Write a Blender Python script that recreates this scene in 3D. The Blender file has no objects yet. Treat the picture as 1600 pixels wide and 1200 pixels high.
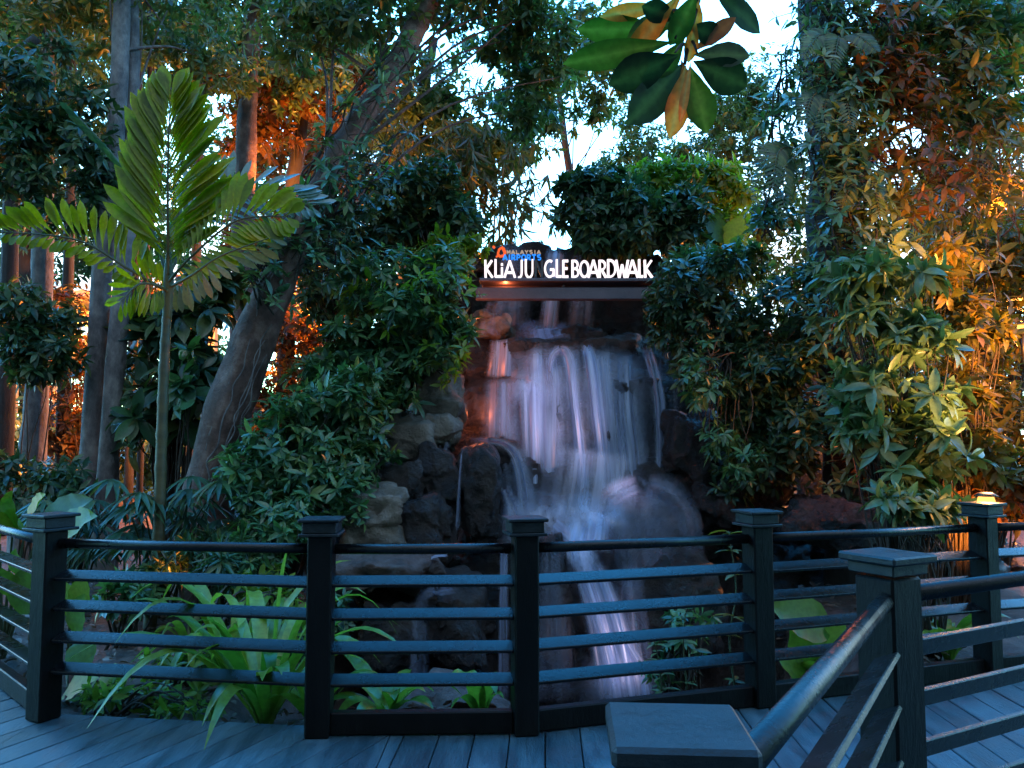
import bpy, math, random
import numpy as np
from mathutils import Vector
rng = np.random.default_rng(7)
random.seed(7)
S = bpy.context.scene
COL = S.collection
# ------------------------------------------------------------------ camera geometry
F = 1256.0; EYE = 1.48; PITCH = math.atan(90 / F)
CP, SP = math.cos(PITCH), math.sin(PITCH)
def P(px, py, d):
    """world point seen at photo pixel (1600x1200) at forward distance d"""
    u = (px - 800) / F; v = (600 - py) / F
    y = CP - v * SP; z = SP + v * CP
    return np.array([u / y * d, d, EYE + z / y * d])
def ppm(d): return F / d
# ------------------------------------------------------------------ noise
def _h(i, j, k, s):
    n = (i * 374761393 + j * 668265263 + k * 2147483647 + s * 1274126177) & 0xffffffff
    n = ((n ^ (n >> 13)) * 1274126177) & 0xffffffff
    return ((n ^ (n >> 16)) & 0xffff) / 65535.0
def vnoise(p, s=0):
    p = np.asarray(p, float); f = np.floor(p).astype(np.int64); t = p - f; t = t * t * (3 - 2 * t)
    r = 0
    for a in (0, 1):
        for b in (0, 1):
            for c in (0, 1):
                w = (t[:, 0] if a else 1 - t[:, 0]) * (t[:, 1] if b else 1 - t[:, 1]) * (t[:, 2] if c else 1 - t[:, 2])
                r = r + w * _h(f[:, 0] + a, f[:, 1] + b, f[:, 2] + c, s)
    return r * 2 - 1
def fbm(p, o=4, s=0):
    r = 0; a = 1.0; q = np.asarray(p, float)
    for k in range(o):
        r = r + a * vnoise(q, s + k * 7); a *= .5; q = q * 2.03 + 11.3
    return r
def nrm(v): return v / np.maximum(np.linalg.norm(v, axis=-1, keepdims=True), 1e-9)
# ------------------------------------------------------------------ object helpers
def empty(name, loc=(0, 0, 0)):
    o = bpy.data.objects.new(name, None); o.empty_display_size = .1; COL.objects.link(o); o.location = loc; return o
def tag(o, label=None, cat=None, group=None, kind=None):
    if label: o['label'] = label
    if cat: o['category'] = cat
    if group: o['group'] = group
    if kind: o['kind'] = kind
    return o
def mesh(name, V, Fc, mat, parent=None, rnd=None, uv=None, smooth=False, vattr=None):
    V = np.asarray(V, np.float32)
    if parent is not None: V = V - np.array(parent_world(parent), np.float32)
    me = bpy.data.meshes.new(name)
    if isinstance(Fc, np.ndarray):
        k = Fc.shape[1]; n = len(Fc)
        me.vertices.add(len(V)); me.vertices.foreach_set('co', V.ravel())
        me.loops.add(n * k); me.loops.foreach_set('vertex_index', Fc.astype(np.int32).ravel())
        me.polygons.add(n); me.polygons.foreach_set('loop_start', np.arange(0, n * k, k, dtype=np.int32))
        me.update(calc_edges=True)
    else:
        me.from_pydata([tuple(v) for v in V], [], [tuple(f) for f in Fc]); me.update()
    if rnd is not None:
        a = me.attributes.new('rnd', 'FLOAT', 'POINT'); a.data.foreach_set('value', np.asarray(rnd, np.float32))
    if uv is not None:
        l = me.uv_layers.new(name='UVMap'); vi = np.empty(len(me.loops), np.int32); me.loops.foreach_get('vertex_index', vi)
        l.data.foreach_set('uv', np.asarray(uv, np.float32)[vi].ravel())
    if vattr:
        for kx, vv in vattr.items():
            a = me.attributes.new(kx, 'FLOAT', 'POINT'); a.data.foreach_set('value', np.asarray(vv, np.float32))
    if smooth: me.polygons.foreach_set('use_smooth', np.ones(len(me.polygons), bool))
    me.validate()
    me.materials.append(mat)
    o = bpy.data.objects.new(name, me); COL.objects.link(o)
    if parent is not None: o.parent = parent
    return o
def parent_world(p):
    v = Vector((0, 0, 0))
    while p is not None: v = v + p.location; p = p.parent
    return v
class MB:
    def __init__(s): s.V = []; s.F = []; s.R = []
    def add(s, V, F, r=None):
        b = len(s.V); s.V += [tuple(v) for v in V]; s.F += [tuple(i + b for i in f) for f in F]
        r = random.random() if r is None else r
        s.R += [r] * len(V)
    def box(s, c, ax, ay, az, hx, hy, hz, bev=0.004, r=None):
        """box with axes ax ay az and half sizes; chamfered edges"""
        c = np.array(c, float); ax, ay, az = [np.array(q, float) / np.linalg.norm(q) for q in (ax, ay, az)]
        b = min(bev, hx * .45, hy * .45, hz * .45); V = []; idx = {}
        for i in (-1, 1):
            for j in (-1, 1):
                for k in (-1, 1):
                    for w in range(3):
                        q = [i * (hx - (b if w != 0 else 0)), j * (hy - (b if w != 1 else 0)), k * (hz - (b if w != 2 else 0))]
                        idx[(i, j, k, w)] = len(V); V.append(c + ax * q[0] + ay * q[1] + az * q[2])
        Fs = []
        def g(*t): return idx[t]
        for i in (-1, 1):
            f = [g(i, -1, -1, 0), g(i, 1, -1, 0), g(i, 1, 1, 0), g(i, -1, 1, 0)]; Fs.append(f if i > 0 else f[::-1])
            f = [g(-1, i, -1, 1), g(1, i, -1, 1), g(1, i, 1, 1), g(-1, i, 1, 1)]; Fs.append(f[::-1] if i > 0 else f)
            f = [g(-1, -1, i, 2), g(1, -1, i, 2), g(1, 1, i, 2), g(-1, 1, i, 2)]; Fs.append(f if i > 0 else f[::-1])
        for a in (-1, 1):
            for b2 in (-1, 1):
                Fs.append([g(a, b2, -1, 0), g(a, b2, 1, 0), g(a, b2, 1, 1), g(a, b2, -1, 1)])
                Fs.append([g(a, -1, b2, 0), g(a, 1, b2, 0), g(a, 1, b2, 2), g(a, -1, b2, 2)])
                Fs.append([g(-1, a, b2, 1), g(1, a, b2, 1), g(1, a, b2, 2), g(-1, a, b2, 2)])
        for i in (-1, 1):
            for j in (-1, 1):
                for k in (-1, 1): Fs.append([g(i, j, k, 0), g(i, j, k, 1), g(i, j, k, 2)])
        s.add(V, Fs, r)
    def tube(s, pts, rad, n=8, bump=0, seed=0, cap=True):
        V, Fs = tube(pts, rad, n, bump, seed, cap); s.add(V, Fs)
    def build(s, name, mat, parent=None, smooth=False):
        return mesh(name, np.array(s.V), s.F, mat, parent, rnd=s.R, smooth=smooth)
def smoothpath(pts, rad, m=6):
    pts = np.array(pts, float); rad = np.array(rad, float); out = []; ro = []
    n = len(pts)
    for i in range(n - 1):
        p0 = pts[max(i - 1, 0)]; p1 = pts[i]; p2 = pts[i + 1]; p3 = pts[min(i + 2, n - 1)]
        for k in range(m):
            t = k / m
            out.append(.5 * ((2 * p1) + (p2 - p0) * t + (2 * p0 - 5 * p1 + 4 * p2 - p3) * t * t + (3 * p1 - p0 - 3 * p2 + p3) * t ** 3))
            ro.append(rad[i] * (1 - t) + rad[i + 1] * t)
    out.append(pts[-1]); ro.append(rad[-1])
    return np.array(out), np.array(ro)
def tube(pts, rad, n=8, bump=0, seed=0, cap=True):
    pts = np.array(pts, float); rad = np.array(rad, float)
    T = nrm(np.gradient(pts, axis=0))
    ref = np.array([0, 0, 1.]) if abs(T[:, 2]).mean() < .8 else np.array([0, 1., 0])
    A = nrm(np.cross(T, ref)); B = np.cross(T, A)
    ph = np.linspace(0, 2 * math.pi, n, endpoint=False)
    V = pts[:, None, :] + (A[:, None, :] * np.cos(ph)[None, :, None] + B[:, None, :] * np.sin(ph)[None, :, None]) * rad[:, None, None]
    V = V.reshape(-1, 3)
    if bump:
        c = np.repeat(pts, n, axis=0); r = np.repeat(rad, n)
        q = V * np.array([9, 9, 2.2]); V = c + (V - c) * (1 + bump * fbm(q, 3, seed) + bump * .8 * vnoise(V * 2.1, seed + 3))[:, None]
    m = len(pts); Fs = []
    for i in range(m - 1):
        for j in range(n):
            a = i * n + j; b = i * n + (j + 1) % n
            Fs.append((a, b, b + n, a + n))
    if cap: Fs.append(tuple(range(n))[::-1]); Fs.append(tuple(range((m - 1) * n, m * n)))
    return V, Fs
# ------------------------------------------------------------------ materials
def newmat(name):
    m = bpy.data.materials.new(name); m.use_nodes = True; nt = m.node_tree; nt.nodes.clear()
    out = nt.nodes.new('ShaderNodeOutputMaterial'); return m, nt, out
def N(nt, t, **kw):
    n = nt.nodes.new(t)
    for k, v in kw.items():
        if k.startswith('i_'): n.inputs[k[2:].replace('_', ' ')].default_value = v
        else: setattr(n, k, v)
    return n
def ramp(nt, stops):
    r = N(nt, 'ShaderNodeValToRGB'); e = r.color_ramp.elements
    while len(e) > 1: e.remove(e[-1])
    e[0].position = stops[0][0]; e[0].color = (*stops[0][1], 1)
    for p, c in stops[1:]:
        q = e.new(p); q.color = (*c, 1)
    return r
def leafmat(name, cols, rough=.38, trans=.35, tcol=None, spec=.5):
    m, nt, out = newmat(name); L = nt.links.new
    at = N(nt, 'ShaderNodeAttribute', attribute_name='rnd')
    n = len(cols); r = ramp(nt, [(i / max(n - 1, 1), c) for i, c in enumerate(cols)])
    L(at.outputs['Fac'], r.inputs['Fac'])
    tc = N(nt, 'ShaderNodeTexCoord'); no = N(nt, 'ShaderNodeTexNoise'); no.inputs['Scale'].default_value = 35
    L(tc.outputs['Object'], no.inputs['Vector'])
    mx = N(nt, 'ShaderNodeMixRGB', blend_type='MULTIPLY'); mx.inputs[0].default_value = .5
    L(r.outputs[0], mx.inputs[1]); rr = ramp(nt, [(.3, (.55, .55, .5)), (.7, (1.25, 1.25, 1.2))]); L(no.outputs['Fac'], rr.inputs[0]); L(rr.outputs[0], mx.inputs[2])
    p = N(nt, 'ShaderNodeBsdfPrincipled'); p.inputs['Roughness'].default_value = rough; p.inputs['Specular IOR Level'].default_value = spec
    L(mx.outputs[0], p.inputs['Base Color'])
    t = N(nt, 'ShaderNodeBsdfTranslucent')
    g = N(nt, 'ShaderNodeMixRGB', blend_type='MULTIPLY'); g.inputs[0].default_value = 1; L(mx.outputs[0], g.inputs[1]); g.inputs[2].default_value = (*(tcol or (1.5, 1.6, .6)), 1)
    L(g.outputs[0], t.inputs[0])
    ms = N(nt, 'ShaderNodeMixShader'); ms.inputs[0].default_value = trans
    L(p.outputs[0], ms.inputs[1]); L(t.outputs[0], ms.inputs[2]); L(ms.outputs[0], out.inputs[0])
    return m
def surfmat(name, c1, c2, scale=4, rough=.5, bump=.3, bscale=20, wet=None, spec=.5, c3=None, stretch=(1, 1, 1), usernd=0, metal=0, rough2=None):
    m, nt, out = newmat(name); L = nt.links.new
    tc = N(nt, 'ShaderNodeTexCoord'); mp = N(nt, 'ShaderNodeMapping'); mp.inputs['Scale'].default_value = stretch
    L(tc.outputs['Object'], mp.inputs[0])
    n1 = N(nt, 'ShaderNodeTexNoise'); n1.inputs['Scale'].default_value = scale; n1.inputs['Detail'].default_value = 8; n1.inputs['Roughness'].default_value = .65
    L(mp.outputs[0], n1.inputs['Vector'])
    st = [(.32, c1), (.68, c2)] if c3 is None else [(.3, c1), (.5, c2), (.68, c3)]
    r = ramp(nt, st); L(n1.outputs['Fac'], r.inputs[0]); col = r.outputs[0]
    if usernd:
        at = N(nt, 'ShaderNodeAttribute', attribute_name='rnd')
        mr = N(nt, 'ShaderNodeMapRange'); mr.inputs[3].default_value = 1 - usernd; mr.inputs[4].default_value = 1 + usernd; L(at.outputs['Fac'], mr.inputs[0])
        mm = N(nt, 'ShaderNodeVectorMath', operation='SCALE'); L(col, mm.inputs[0]); L(mr.outputs[0], mm.inputs['Scale']); col = mm.outputs[0]
    p = N(nt, 'ShaderNodeBsdfPrincipled'); p.inputs['Specular IOR Level'].default_value = spec; p.inputs['Metallic'].default_value = metal
    L(col, p.inputs['Base Color'])
    n2 = N(nt, 'ShaderNodeTexNoise'); n2.inputs['Scale'].default_value = bscale; n2.inputs['Detail'].default_value = 10; n2.inputs['Roughness'].default_value = .7
    L(mp.outputs[0], n2.inputs['Vector'])
    rr = N(nt, 'ShaderNodeMapRange'); rr.inputs[1].default_value = .3; rr.inputs[2].default_value = .7
    rr.inputs[3].default_value = rough; rr.inputs[4].default_value = rough2 if rough2 is not None else min(1, rough + .2)
    L(n1.outputs['Fac'], rr.inputs[0]); L(rr.outputs[0], p.inputs['Roughness'])
    b = N(nt, 'ShaderNodeBump'); b.inputs['Strength'].default_value = bump; b.inputs['Distance'].default_value = .09 if 'rock' in name else .03
    L(n2.outputs['Fac'], b.inputs['Height']); L(b.outputs[0], p.inputs['Normal'])
    L(p.outputs[0], out.inputs[0]); return m
def emis(name, col, s):
    m, nt, out = newmat(name); e = N(nt, 'ShaderNodeEmission'); e.inputs[0].default_value = (*col, 1); e.inputs[1].default_value = s * .3
    nt.links.new(e.outputs[0], out.inputs[0]); return m
M = {}
M['rail'] = surfmat('dark_painted_timber', (.002, .002, .0025), (.006, .0055, .006), 6, .2, .18, 60, stretch=(1, 1, 1), rough2=.34, usernd=.3, spec=.36)
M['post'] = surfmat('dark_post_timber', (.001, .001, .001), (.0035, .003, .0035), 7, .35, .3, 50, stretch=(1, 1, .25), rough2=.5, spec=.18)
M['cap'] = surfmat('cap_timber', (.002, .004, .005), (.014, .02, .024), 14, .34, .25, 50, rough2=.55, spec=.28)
M['deck'] = surfmat('deck_planks', (.009, .024, .034), (.03, .066, .085), 3., .36, .5, 30, c3=(.06, .105, .125), stretch=(3, .5, 3), usernd=.3, rough2=.66)
M['rock'] = surfmat('wet_rock', (.006, .005, .006), (.022, .017, .016), 2.6, .18, 1., 9, c3=(.055, .044, .037), rough2=.5)
M['rock_dry'] = surfmat('lichen_rock', (.045, .038, .03), (.17, .145, .11), 3.2, .4, 1., 12, c3=(.33, .29, .25), rough2=.8)
M['bark'] = surfmat('pale_bark', (.045, .04, .042), (.16, .14, .14), 7, .7, .8, 22, stretch=(1, 1, .6), c3=(.3, .27, .25))
M['bark_red'] = surfmat('brown_bark', (.04, .02, .015), (.13, .07, .055), 6, .65, .8, 25, stretch=(1, 1, .9), c3=(.28, .18, .15))
M['bark_dark'] = surfmat('dark_bark', (.012, .01, .01), (.05, .04, .035), 6, .7, .8, 22, stretch=(1, 1, .4))
M['soil'] = surfmat('leaf_mulch', (.02, .014, .011), (.08, .05, .04), 9, .6, 1., 40, c3=(.14, .10, .085))
M['stem'] = surfmat('green_stem', (.03, .045, .015), (.07, .08, .03), 8, .5, .2, 30)
M['twig'] = surfmat('twig_bark', (.02, .014, .01), (.06, .045, .03), 8, .7, .3, 30)
M['conc'] = surfmat('pale_concrete', (.3, .28, .28), (.45, .43, .42), 3, .7, .3, 30)
M['beam'] = surfmat('sign_beam_paint', (.06, .055, .07), (.12, .1, .12), 4, .4, .2, 30)
G = lambda *a: leafmat(*a)
M['lf_teal'] = leafmat('glossy_mid_green_leaf', [(.025, .07, .045), (.04, .115, .065), (.055, .15, .075), (.07, .18, .075), (.09, .2, .08), (.16, .22, .07)], .3, .3)
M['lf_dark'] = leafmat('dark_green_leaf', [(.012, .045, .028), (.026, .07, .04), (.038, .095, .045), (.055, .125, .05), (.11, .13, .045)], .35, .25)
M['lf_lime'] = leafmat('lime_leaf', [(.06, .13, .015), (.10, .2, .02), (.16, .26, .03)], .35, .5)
M['lf_canopy'] = leafmat('canopy_leaf', [(.03, .07, .035), (.055, .115, .05), (.09, .15, .06), (.13, .18, .06)], .35, .4)
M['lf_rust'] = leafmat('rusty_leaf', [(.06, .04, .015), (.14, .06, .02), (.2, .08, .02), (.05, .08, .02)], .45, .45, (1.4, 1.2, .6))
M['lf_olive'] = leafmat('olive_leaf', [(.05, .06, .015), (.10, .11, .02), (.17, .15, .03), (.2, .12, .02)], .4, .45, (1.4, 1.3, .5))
M['lf_pale'] = leafmat('pale_whorled_leaf', [(.06, .11, .045), (.10, .17, .07), (.15, .2, .09)], .32, .3)
M['lf_palm'] = leafmat('palm_leaflet', [(.13, .16, .005), (.21, .24, .007), (.32, .32, .01)], .28, .5, (1.5, 1.6, .4))
M['lf_strap'] = leafmat('strap_leaf', [(.08, .17, .025), (.14, .25, .04), (.24, .33, .06)], .3, .4, (1.4, 1.5, .6))
M['lf_bamboo'] = leafmat('bamboo_leaf', [(.035, .06, .02), (.06, .09, .03), (.10, .10, .035), (.13, .08, .035)], .5, .4)
M['lf_orange'] = leafmat('lamp_glow_orange_leaf', [(.4, .12, .015), (.55, .18, .02), (.6, .22, .03), (.5, .3, .08)], .4, .45, (1.3, 1.1, .6))  # warm lamp glow on the hanging leaves put into the leaf colour
M['lf_bronze'] = leafmat('brown_leaf', [(.10, .04, .02), (.18, .07, .03)], .4, .3)
M['white_letter'] = emis('lit_white_acrylic', (1, .86, .92), .38)
M['dark_letter'] = surfmat('unlit_letter', (.05, .045, .05), (.08, .07, .075), 4, .5, .1, 20)
M['blue_letter'] = emis('lit_blue_acrylic', (.02, .2, .75), .42)
M['beige_letter'] = emis('lit_beige_acrylic', (.5, .38, .3), .22)
M['red_mark'] = emis('lit_orange_acrylic', (.9, .12, .03), .3)
M['bulb'] = emis('warm_lamp_glass', (1, .40, .08), .8)
M['lamp_body'] = surfmat('black_lamp_metal', (.01, .01, .01), (.02, .02, .02), 5, .4, .1, 30)
def watermat(name, tint=(.56, .68, .98), soft=False):
    m, nt, out = newmat(name); L = nt.links.new
    uv = N(nt, 'ShaderNodeUVMap'); uv.uv_map = 'UVMap'
    mp = N(nt, 'ShaderNodeMapping'); mp.inputs['Scale'].default_value = (13, .45, 1); L(uv.outputs[0], mp.inputs[0])
    n1 = N(nt, 'ShaderNodeTexNoise'); n1.inputs['Scale'].default_value = 1; n1.inputs['Detail'].default_value = 4; n1.inputs['Roughness'].default_value = .6
    L(mp.outputs[0], n1.inputs['Vector'])
    mp2 = N(nt, 'ShaderNodeMapping'); mp2.inputs['Scale'].default_value = (48, .9, 1); L(uv.outputs[0], mp2.inputs[0])
    n2 = N(nt, 'ShaderNodeTexNoise'); n2.inputs['Scale'].default_value = 1; n2.inputs['Detail'].default_value = 3; L(mp2.outputs[0], n2.inputs['Vector'])
    ad = N(nt, 'ShaderNodeMath', operation='MULTIPLY_ADD'); L(n2.outputs['Fac'], ad.inputs[0]); ad.inputs[1].default_value = .35; L(n1.outputs['Fac'], ad.inputs[2])
    mr = N(nt, 'ShaderNodeMapRange', interpolation_type='SMOOTHSTEP'); mr.inputs[1].default_value = .42; mr.inputs[2].default_value = 1.0
    L(ad.outputs[0], mr.inputs[0])
    if soft:
        mp.inputs['Scale'].default_value = (5, 3, 1); mp2.inputs['Scale'].default_value = (14, 6, 1)
    de = N(nt, 'ShaderNodeAttribute', attribute_name='dens')
    # alpha = dens*(0.35+0.9*strand)
    k = N(nt, 'ShaderNodeMath', operation='MULTIPLY_ADD'); L(mr.outputs[0], k.inputs[0]); k.inputs[1].default_value = .8; k.inputs[2].default_value = .2
    al = N(nt, 'ShaderNodeMath', operation='MULTIPLY', use_clamp=True); L(k.outputs[0], al.inputs[0]); L(de.outputs['Fac'], al.inputs[1])
    d = N(nt, 'ShaderNodeBsdfDiffuse'); d.inputs[0].default_value = (*tint, 1)
    t = N(nt, 'ShaderNodeBsdfTranslucent'); t.inputs[0].default_value = (*tint, 1)
    g = N(nt, 'ShaderNodeBsdfGlossy'); g.inputs['Roughness'].default_value = .35
    a = N(nt, 'ShaderNodeMixShader'); a.inputs[0].default_value = .35; L(d.outputs[0], a.inputs[1]); L(t.outputs[0], a.inputs[2])
    b = N(nt, 'ShaderNodeMixShader'); b.inputs[0].default_value = .12; L(a.outputs[0], b.inputs[1]); L(g.outputs[0], b.inputs[2])
    tr = N(nt, 'ShaderNodeBsdfTransparent'); f = N(nt, 'ShaderNodeMixShader'); L(al.outputs[0], f.inputs[0]); L(tr.outputs[0], f.inputs[1]); L(b.outputs[0], f.inputs[2])
    L(f.outputs[0], out.inputs[0]); return m
M['veil'] = watermat('flowing_water')
M['mist'] = watermat('splash_mist', soft=True)
def poolmat():
    m, nt, out = newmat('pool_water'); L = nt.links.new
    p = N(nt, 'ShaderNodeBsdfPrincipled'); p.inputs['Base Color'].default_value = (.012, .018, .028, 1); p.inputs['Roughness'].default_value = .12; p.inputs['IOR'].default_value = 1.33
    tc = N(nt, 'ShaderNodeTexCoord'); n = N(nt, 'ShaderNodeTexNoise'); n.inputs['Scale'].default_value = 7; n.inputs['Detail'].default_value = 4; L(tc.outputs['Object'], n.inputs[0])
    b = N(nt, 'ShaderNodeBump'); b.inputs['Strength'].default_value = .35; b.inputs['Distance'].default_value = .05; L(n.outputs['Fac'], b.inputs['Height']); L(b.outputs[0], p.inputs['Normal'])
    L(p.outputs[0], out.inputs[0]); return m
M['pool'] = poolmat()
# ------------------------------------------------------------------ leaves
def leaf_tpl(n=3, w=.16, fold=.05, droop=.15, wide=.45, wav=0):
    """leaf along +Y, length 1, half width w; n inner cross sections -> verts, tris"""
    V = [(0, 0, 0)]; Fs = []
    ts = [(i + 1) / (n + 1) for i in range(n)]
    for i, t in enumerate(ts):
        s = math.sin(math.pi * t ** (math.log(.5) / math.log(wide))) ** .8 * w
        z = -droop * t * t; wv = wav * (1 if i % 2 else -1) * w
        V += [(-s, t, z + fold + wv), (0, t, z), (s, t, z + fold + wv)]
    V.append((0, 1, -droop)); tip = len(V) - 1
    Fs += [(0, 2, 1), (0, 3, 2)]
    for i in range(n - 1):
        a = 1 + 3 * i; b = a + 3
        for c in (0, 1): Fs += [(a + c, a + c + 1, b + c + 1), (a + c, b + c + 1, b + c)]
    a = 1 + 3 * (n - 1); Fs += [(a, a + 1, tip), (a + 1, a + 2, tip)]
    return np.array(V, float), np.array(Fs, int)
TP = {
    'far': (np.array([(0, 0, 0), (-.2, .5, .06), (0, 1, -.1), (.2, .5, .06)]), np.array([(0, 2, 1), (0, 3, 2)])),
    'mid': leaf_tpl(2, .17, .04, .18),
    'near': leaf_tpl(4, .18, .05, .3, .45),
    'thin': leaf_tpl(2, .07, .02, .25, .35),
    'broad': leaf_tpl(5, .2, .05, .25, .55),
    'heart': leaf_tpl(6, .36, .07, .25, .38, .06),
}
def scatter(tpl, A, Nn, pos, L, wsc=None):
    tv, tf = TP[tpl] if isinstance(tpl, str) else tpl
    A = nrm(A); X = nrm(np.cross(A, Nn)); Z = np.cross(X, A)
    if wsc is None: wsc = np.ones(len(A))
    V = pos[:, None, :] + L[:, None, None] * (tv[None, :, 0:1] * (X * wsc[:, None])[:, None, :] + tv[None, :, 1:2] * A[:, None, :] + tv[None, :, 2:3] * Z[:, None, :])
    k = len(tv); Fs = (tf[None] + (np.arange(len(A)) * k)[:, None, None]).reshape(-1, 3)
    return V.reshape(-1, 3), Fs, k
def whorls(pos, D, k, L, th=(.8, 1.35), grav=.25, nup=.6):
    """k leaves around every sprig tip; returns axes, normals, positions, lengths"""
    n = len(pos); D = nrm(D)
    r = nrm(rng.normal(size=(n, 3))); E1 = nrm(np.cross(D, r)); E2 = np.cross(D, E1)
    ph = (np.arange(k)[None] * 2 * math.pi / k + rng.uniform(0, 6.28, (n, 1)) + rng.normal(0, .25, (n, k)))
    t = rng.uniform(th[0], th[1], (n, k))
    A = D[:, None] * np.cos(t)[..., None] + (E1[:, None] * np.cos(ph)[..., None] + E2[:, None] * np.sin(ph)[..., None]) * np.sin(t)[..., None]
    A = A + np.array([0, 0, -grav]); Nn = D[:, None] + np.array([0, 0, nup]) + rng.normal(0, .25, (n, k, 3))
    LL = L * rng.uniform(.6, 1.2, (n, k)) * rng.uniform(.6, 1.3, (n, 1))
    ps = pos[:, None] - D[:, None] * rng.uniform(0, .25, (n, k, 1)) * L
    return nrm(A).reshape(-1, 3), nrm(Nn).reshape(-1, 3), ps.reshape(-1, 3), LL.ravel()
def blob(px, py, d, rx, ry, rd=None):
    c = P(px, py, d); s = d / F
    return c, np.array([rx * s, rd if rd else (rx + ry) * .5 * s, ry * s])
def blobpts(blobs, n, depth=.45, lump=.35, up=.5, seed=0):
    r_ = np.random.default_rng(seed + 17); bb = [(c, r * .88) for c, r in blobs]
    for c, r in blobs:
        for _ in range(5):
            d = nrm(r_.normal(size=3)); bb.append((c + d * r * r_.uniform(.75, 1.05), r * r_.uniform(.25, .45)))
    blobs = bb
    w = np.array([b[1][0] * b[1][2] + b[1][1] * b[1][2] for b in blobs]); w /= w.sum()
    idx = rng.choice(len(blobs), n, p=w)
    C = np.array([b[0] for b in blobs])[idx]; R = np.array([b[1] for b in blobs])[idx]
    d = nrm(rng.normal(size=(n, 3)))
    r = (1 - depth * rng.random(n) ** 1.5) * (1 + lump * vnoise(d * 2.3 + idx[:, None] * 5.1 + seed, seed))
    p = C + d * R * r[:, None]
    D = nrm(nrm(d * R) + np.array([0, 0, up]) + rng.normal(0, .35, (n, 3)))
    return p, D
def leafmesh(name, parts, mat, parent=None):
    """parts: list of (V,F,k)"""
    Vs = []; Fs = []; R = []; b = 0
    for V, f, k in parts:
        Vs.append(V); Fs.append(f + b); b += len(V)
        R.append(np.repeat(rng.random(len(V) // k), k))
    return mesh(name, np.concatenate(Vs), np.concatenate(Fs), mat, parent, rnd=np.concatenate(R), smooth=True)
def stems_to(pts, root, r0, n, mat, parent, name='stem', sag=.2, seg=5):
    """curved twigs from root to n of the sprig tips"""
    mb = MB(); root = np.array(root, float)
    sel = rng.choice(len(pts), min(n, len(pts)), replace=False)
    for i in sel:
        e = pts[i]; st = root + rng.normal(0, .06, 3) * np.array([1, 1, .2])
        m1 = st * .6 + e * .4 + np.array([0, 0, sag * np.linalg.norm(e - st)]) + rng.normal(0, .05, 3)
        m2 = st * .25 + e * .75 + np.array([0, 0, sag * .6 * np.linalg.norm(e - st)]) + rng.normal(0, .05, 3)
        pp, rr = smoothpath([st, m1, m2, e], [r0, r0 * .65, r0 * .4, r0 * .2], 4)
        mb.tube(pp, rr, seg, cap=False)
    return mb.build(name, mat, parent, True)
def shrub(label, cat, blobs, n, k, L, mat, tpl='mid', root=None, group=None, name='shrub', stem='twig', nst=24, r0=.012, th=(.8, 1.35), grav=.25, depth=.45, lump=.35, up=.5, part='foliage', extra=None, seed=None):
    seed = int(rng.integers(1000)) if seed is None else seed
    c = np.mean([b[0] for b in blobs], axis=0)
    if root is None:
        lo = min(b[0][2] - b[1][2] for b in blobs); root = (c[0], c[1] + .1, lo)
    e = empty(name, tuple(root)); tag(e, label, cat, group)
    p, D = blobpts(blobs, n, depth, lump, up, seed)
    parts = [scatter(tpl, *whorls(p, D, k, L, th, grav))]
    leafmesh(part, parts, M[mat], e)
    stems_to(p, root, r0, nst, M[stem], e)
    return e
# ------------------------------------------------------------------ terrain
def ground_z(x, y):
    x = np.asarray(x, float); y = np.asarray(y, float)
    z = -.13 + np.clip((y - 4.8) / 9, 0, 1) * .5
    z = z + np.clip((np.abs(x) - 14) / 30, 0, 1) * 1.0
    pool = np.clip(1 - np.maximum(np.maximum((-1.1 - x) / .5, (x - 2.1) / .6), np.maximum((np.where(x < .05, 5.15, 4.8) - y) / .3, (y - 9.6) / 1.)), 0, 1)
    pool = pool * pool * (3 - 2 * pool)
    z = z * (1 - pool) + (-1.35) * pool
    z = np.where(y < 4.2, np.minimum(z, -.45), z)
    return z
def make_ground():
    xs = np.concatenate([np.linspace(-160, -14, 26)[:-1], np.linspace(-14, 14, 230), np.linspace(14, 160, 26)[1:]])
    ys = np.concatenate([np.linspace(-60, -2, 14)[:-1], np.linspace(-2, 18, 170), np.linspace(18, 260, 34)[1:]])
    X, Y = np.meshgrid(xs, ys); x = X.ravel(); y = Y.ravel()
    z = ground_z(x, y); p = np.stack([x, y, 0 * x], 1)
    z = z + .05 * fbm(p * 1.3, 3, 5) + .03 * fbm(p * 6, 2, 9)
    nx = len(xs); ny = len(ys); i = np.arange(nx - 1)[None] + nx * np.arange(ny - 1)[:, None]; i = i.ravel()
    Fq = np.stack([i, i + 1, i + 1 + nx, i + nx], 1)
    tag(mesh('ground', np.stack([x, y, z], 1), Fq, M['soil'], smooth=True), kind='structure')
make_ground()
xs = np.array([(-1.5, 4.6), (2.6, 4.6), (2.6, 9.4), (-1.5, 9.4)])
g = 24; V = [(-1.6 + 4.3 * i / g, 4.5 + 5. * j / g, -1.02) for j in range(g + 1) for i in range(g + 1)]
Fq = [(j * (g + 1) + i, j * (g + 1) + i + 1, (j + 1) * (g + 1) + i + 1, (j + 1) * (g + 1) + i) for j in range(g) for i in range(g)]
tag(mesh('water', np.array(V), Fq, M['pool'], smooth=True), kind='structure')
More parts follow.
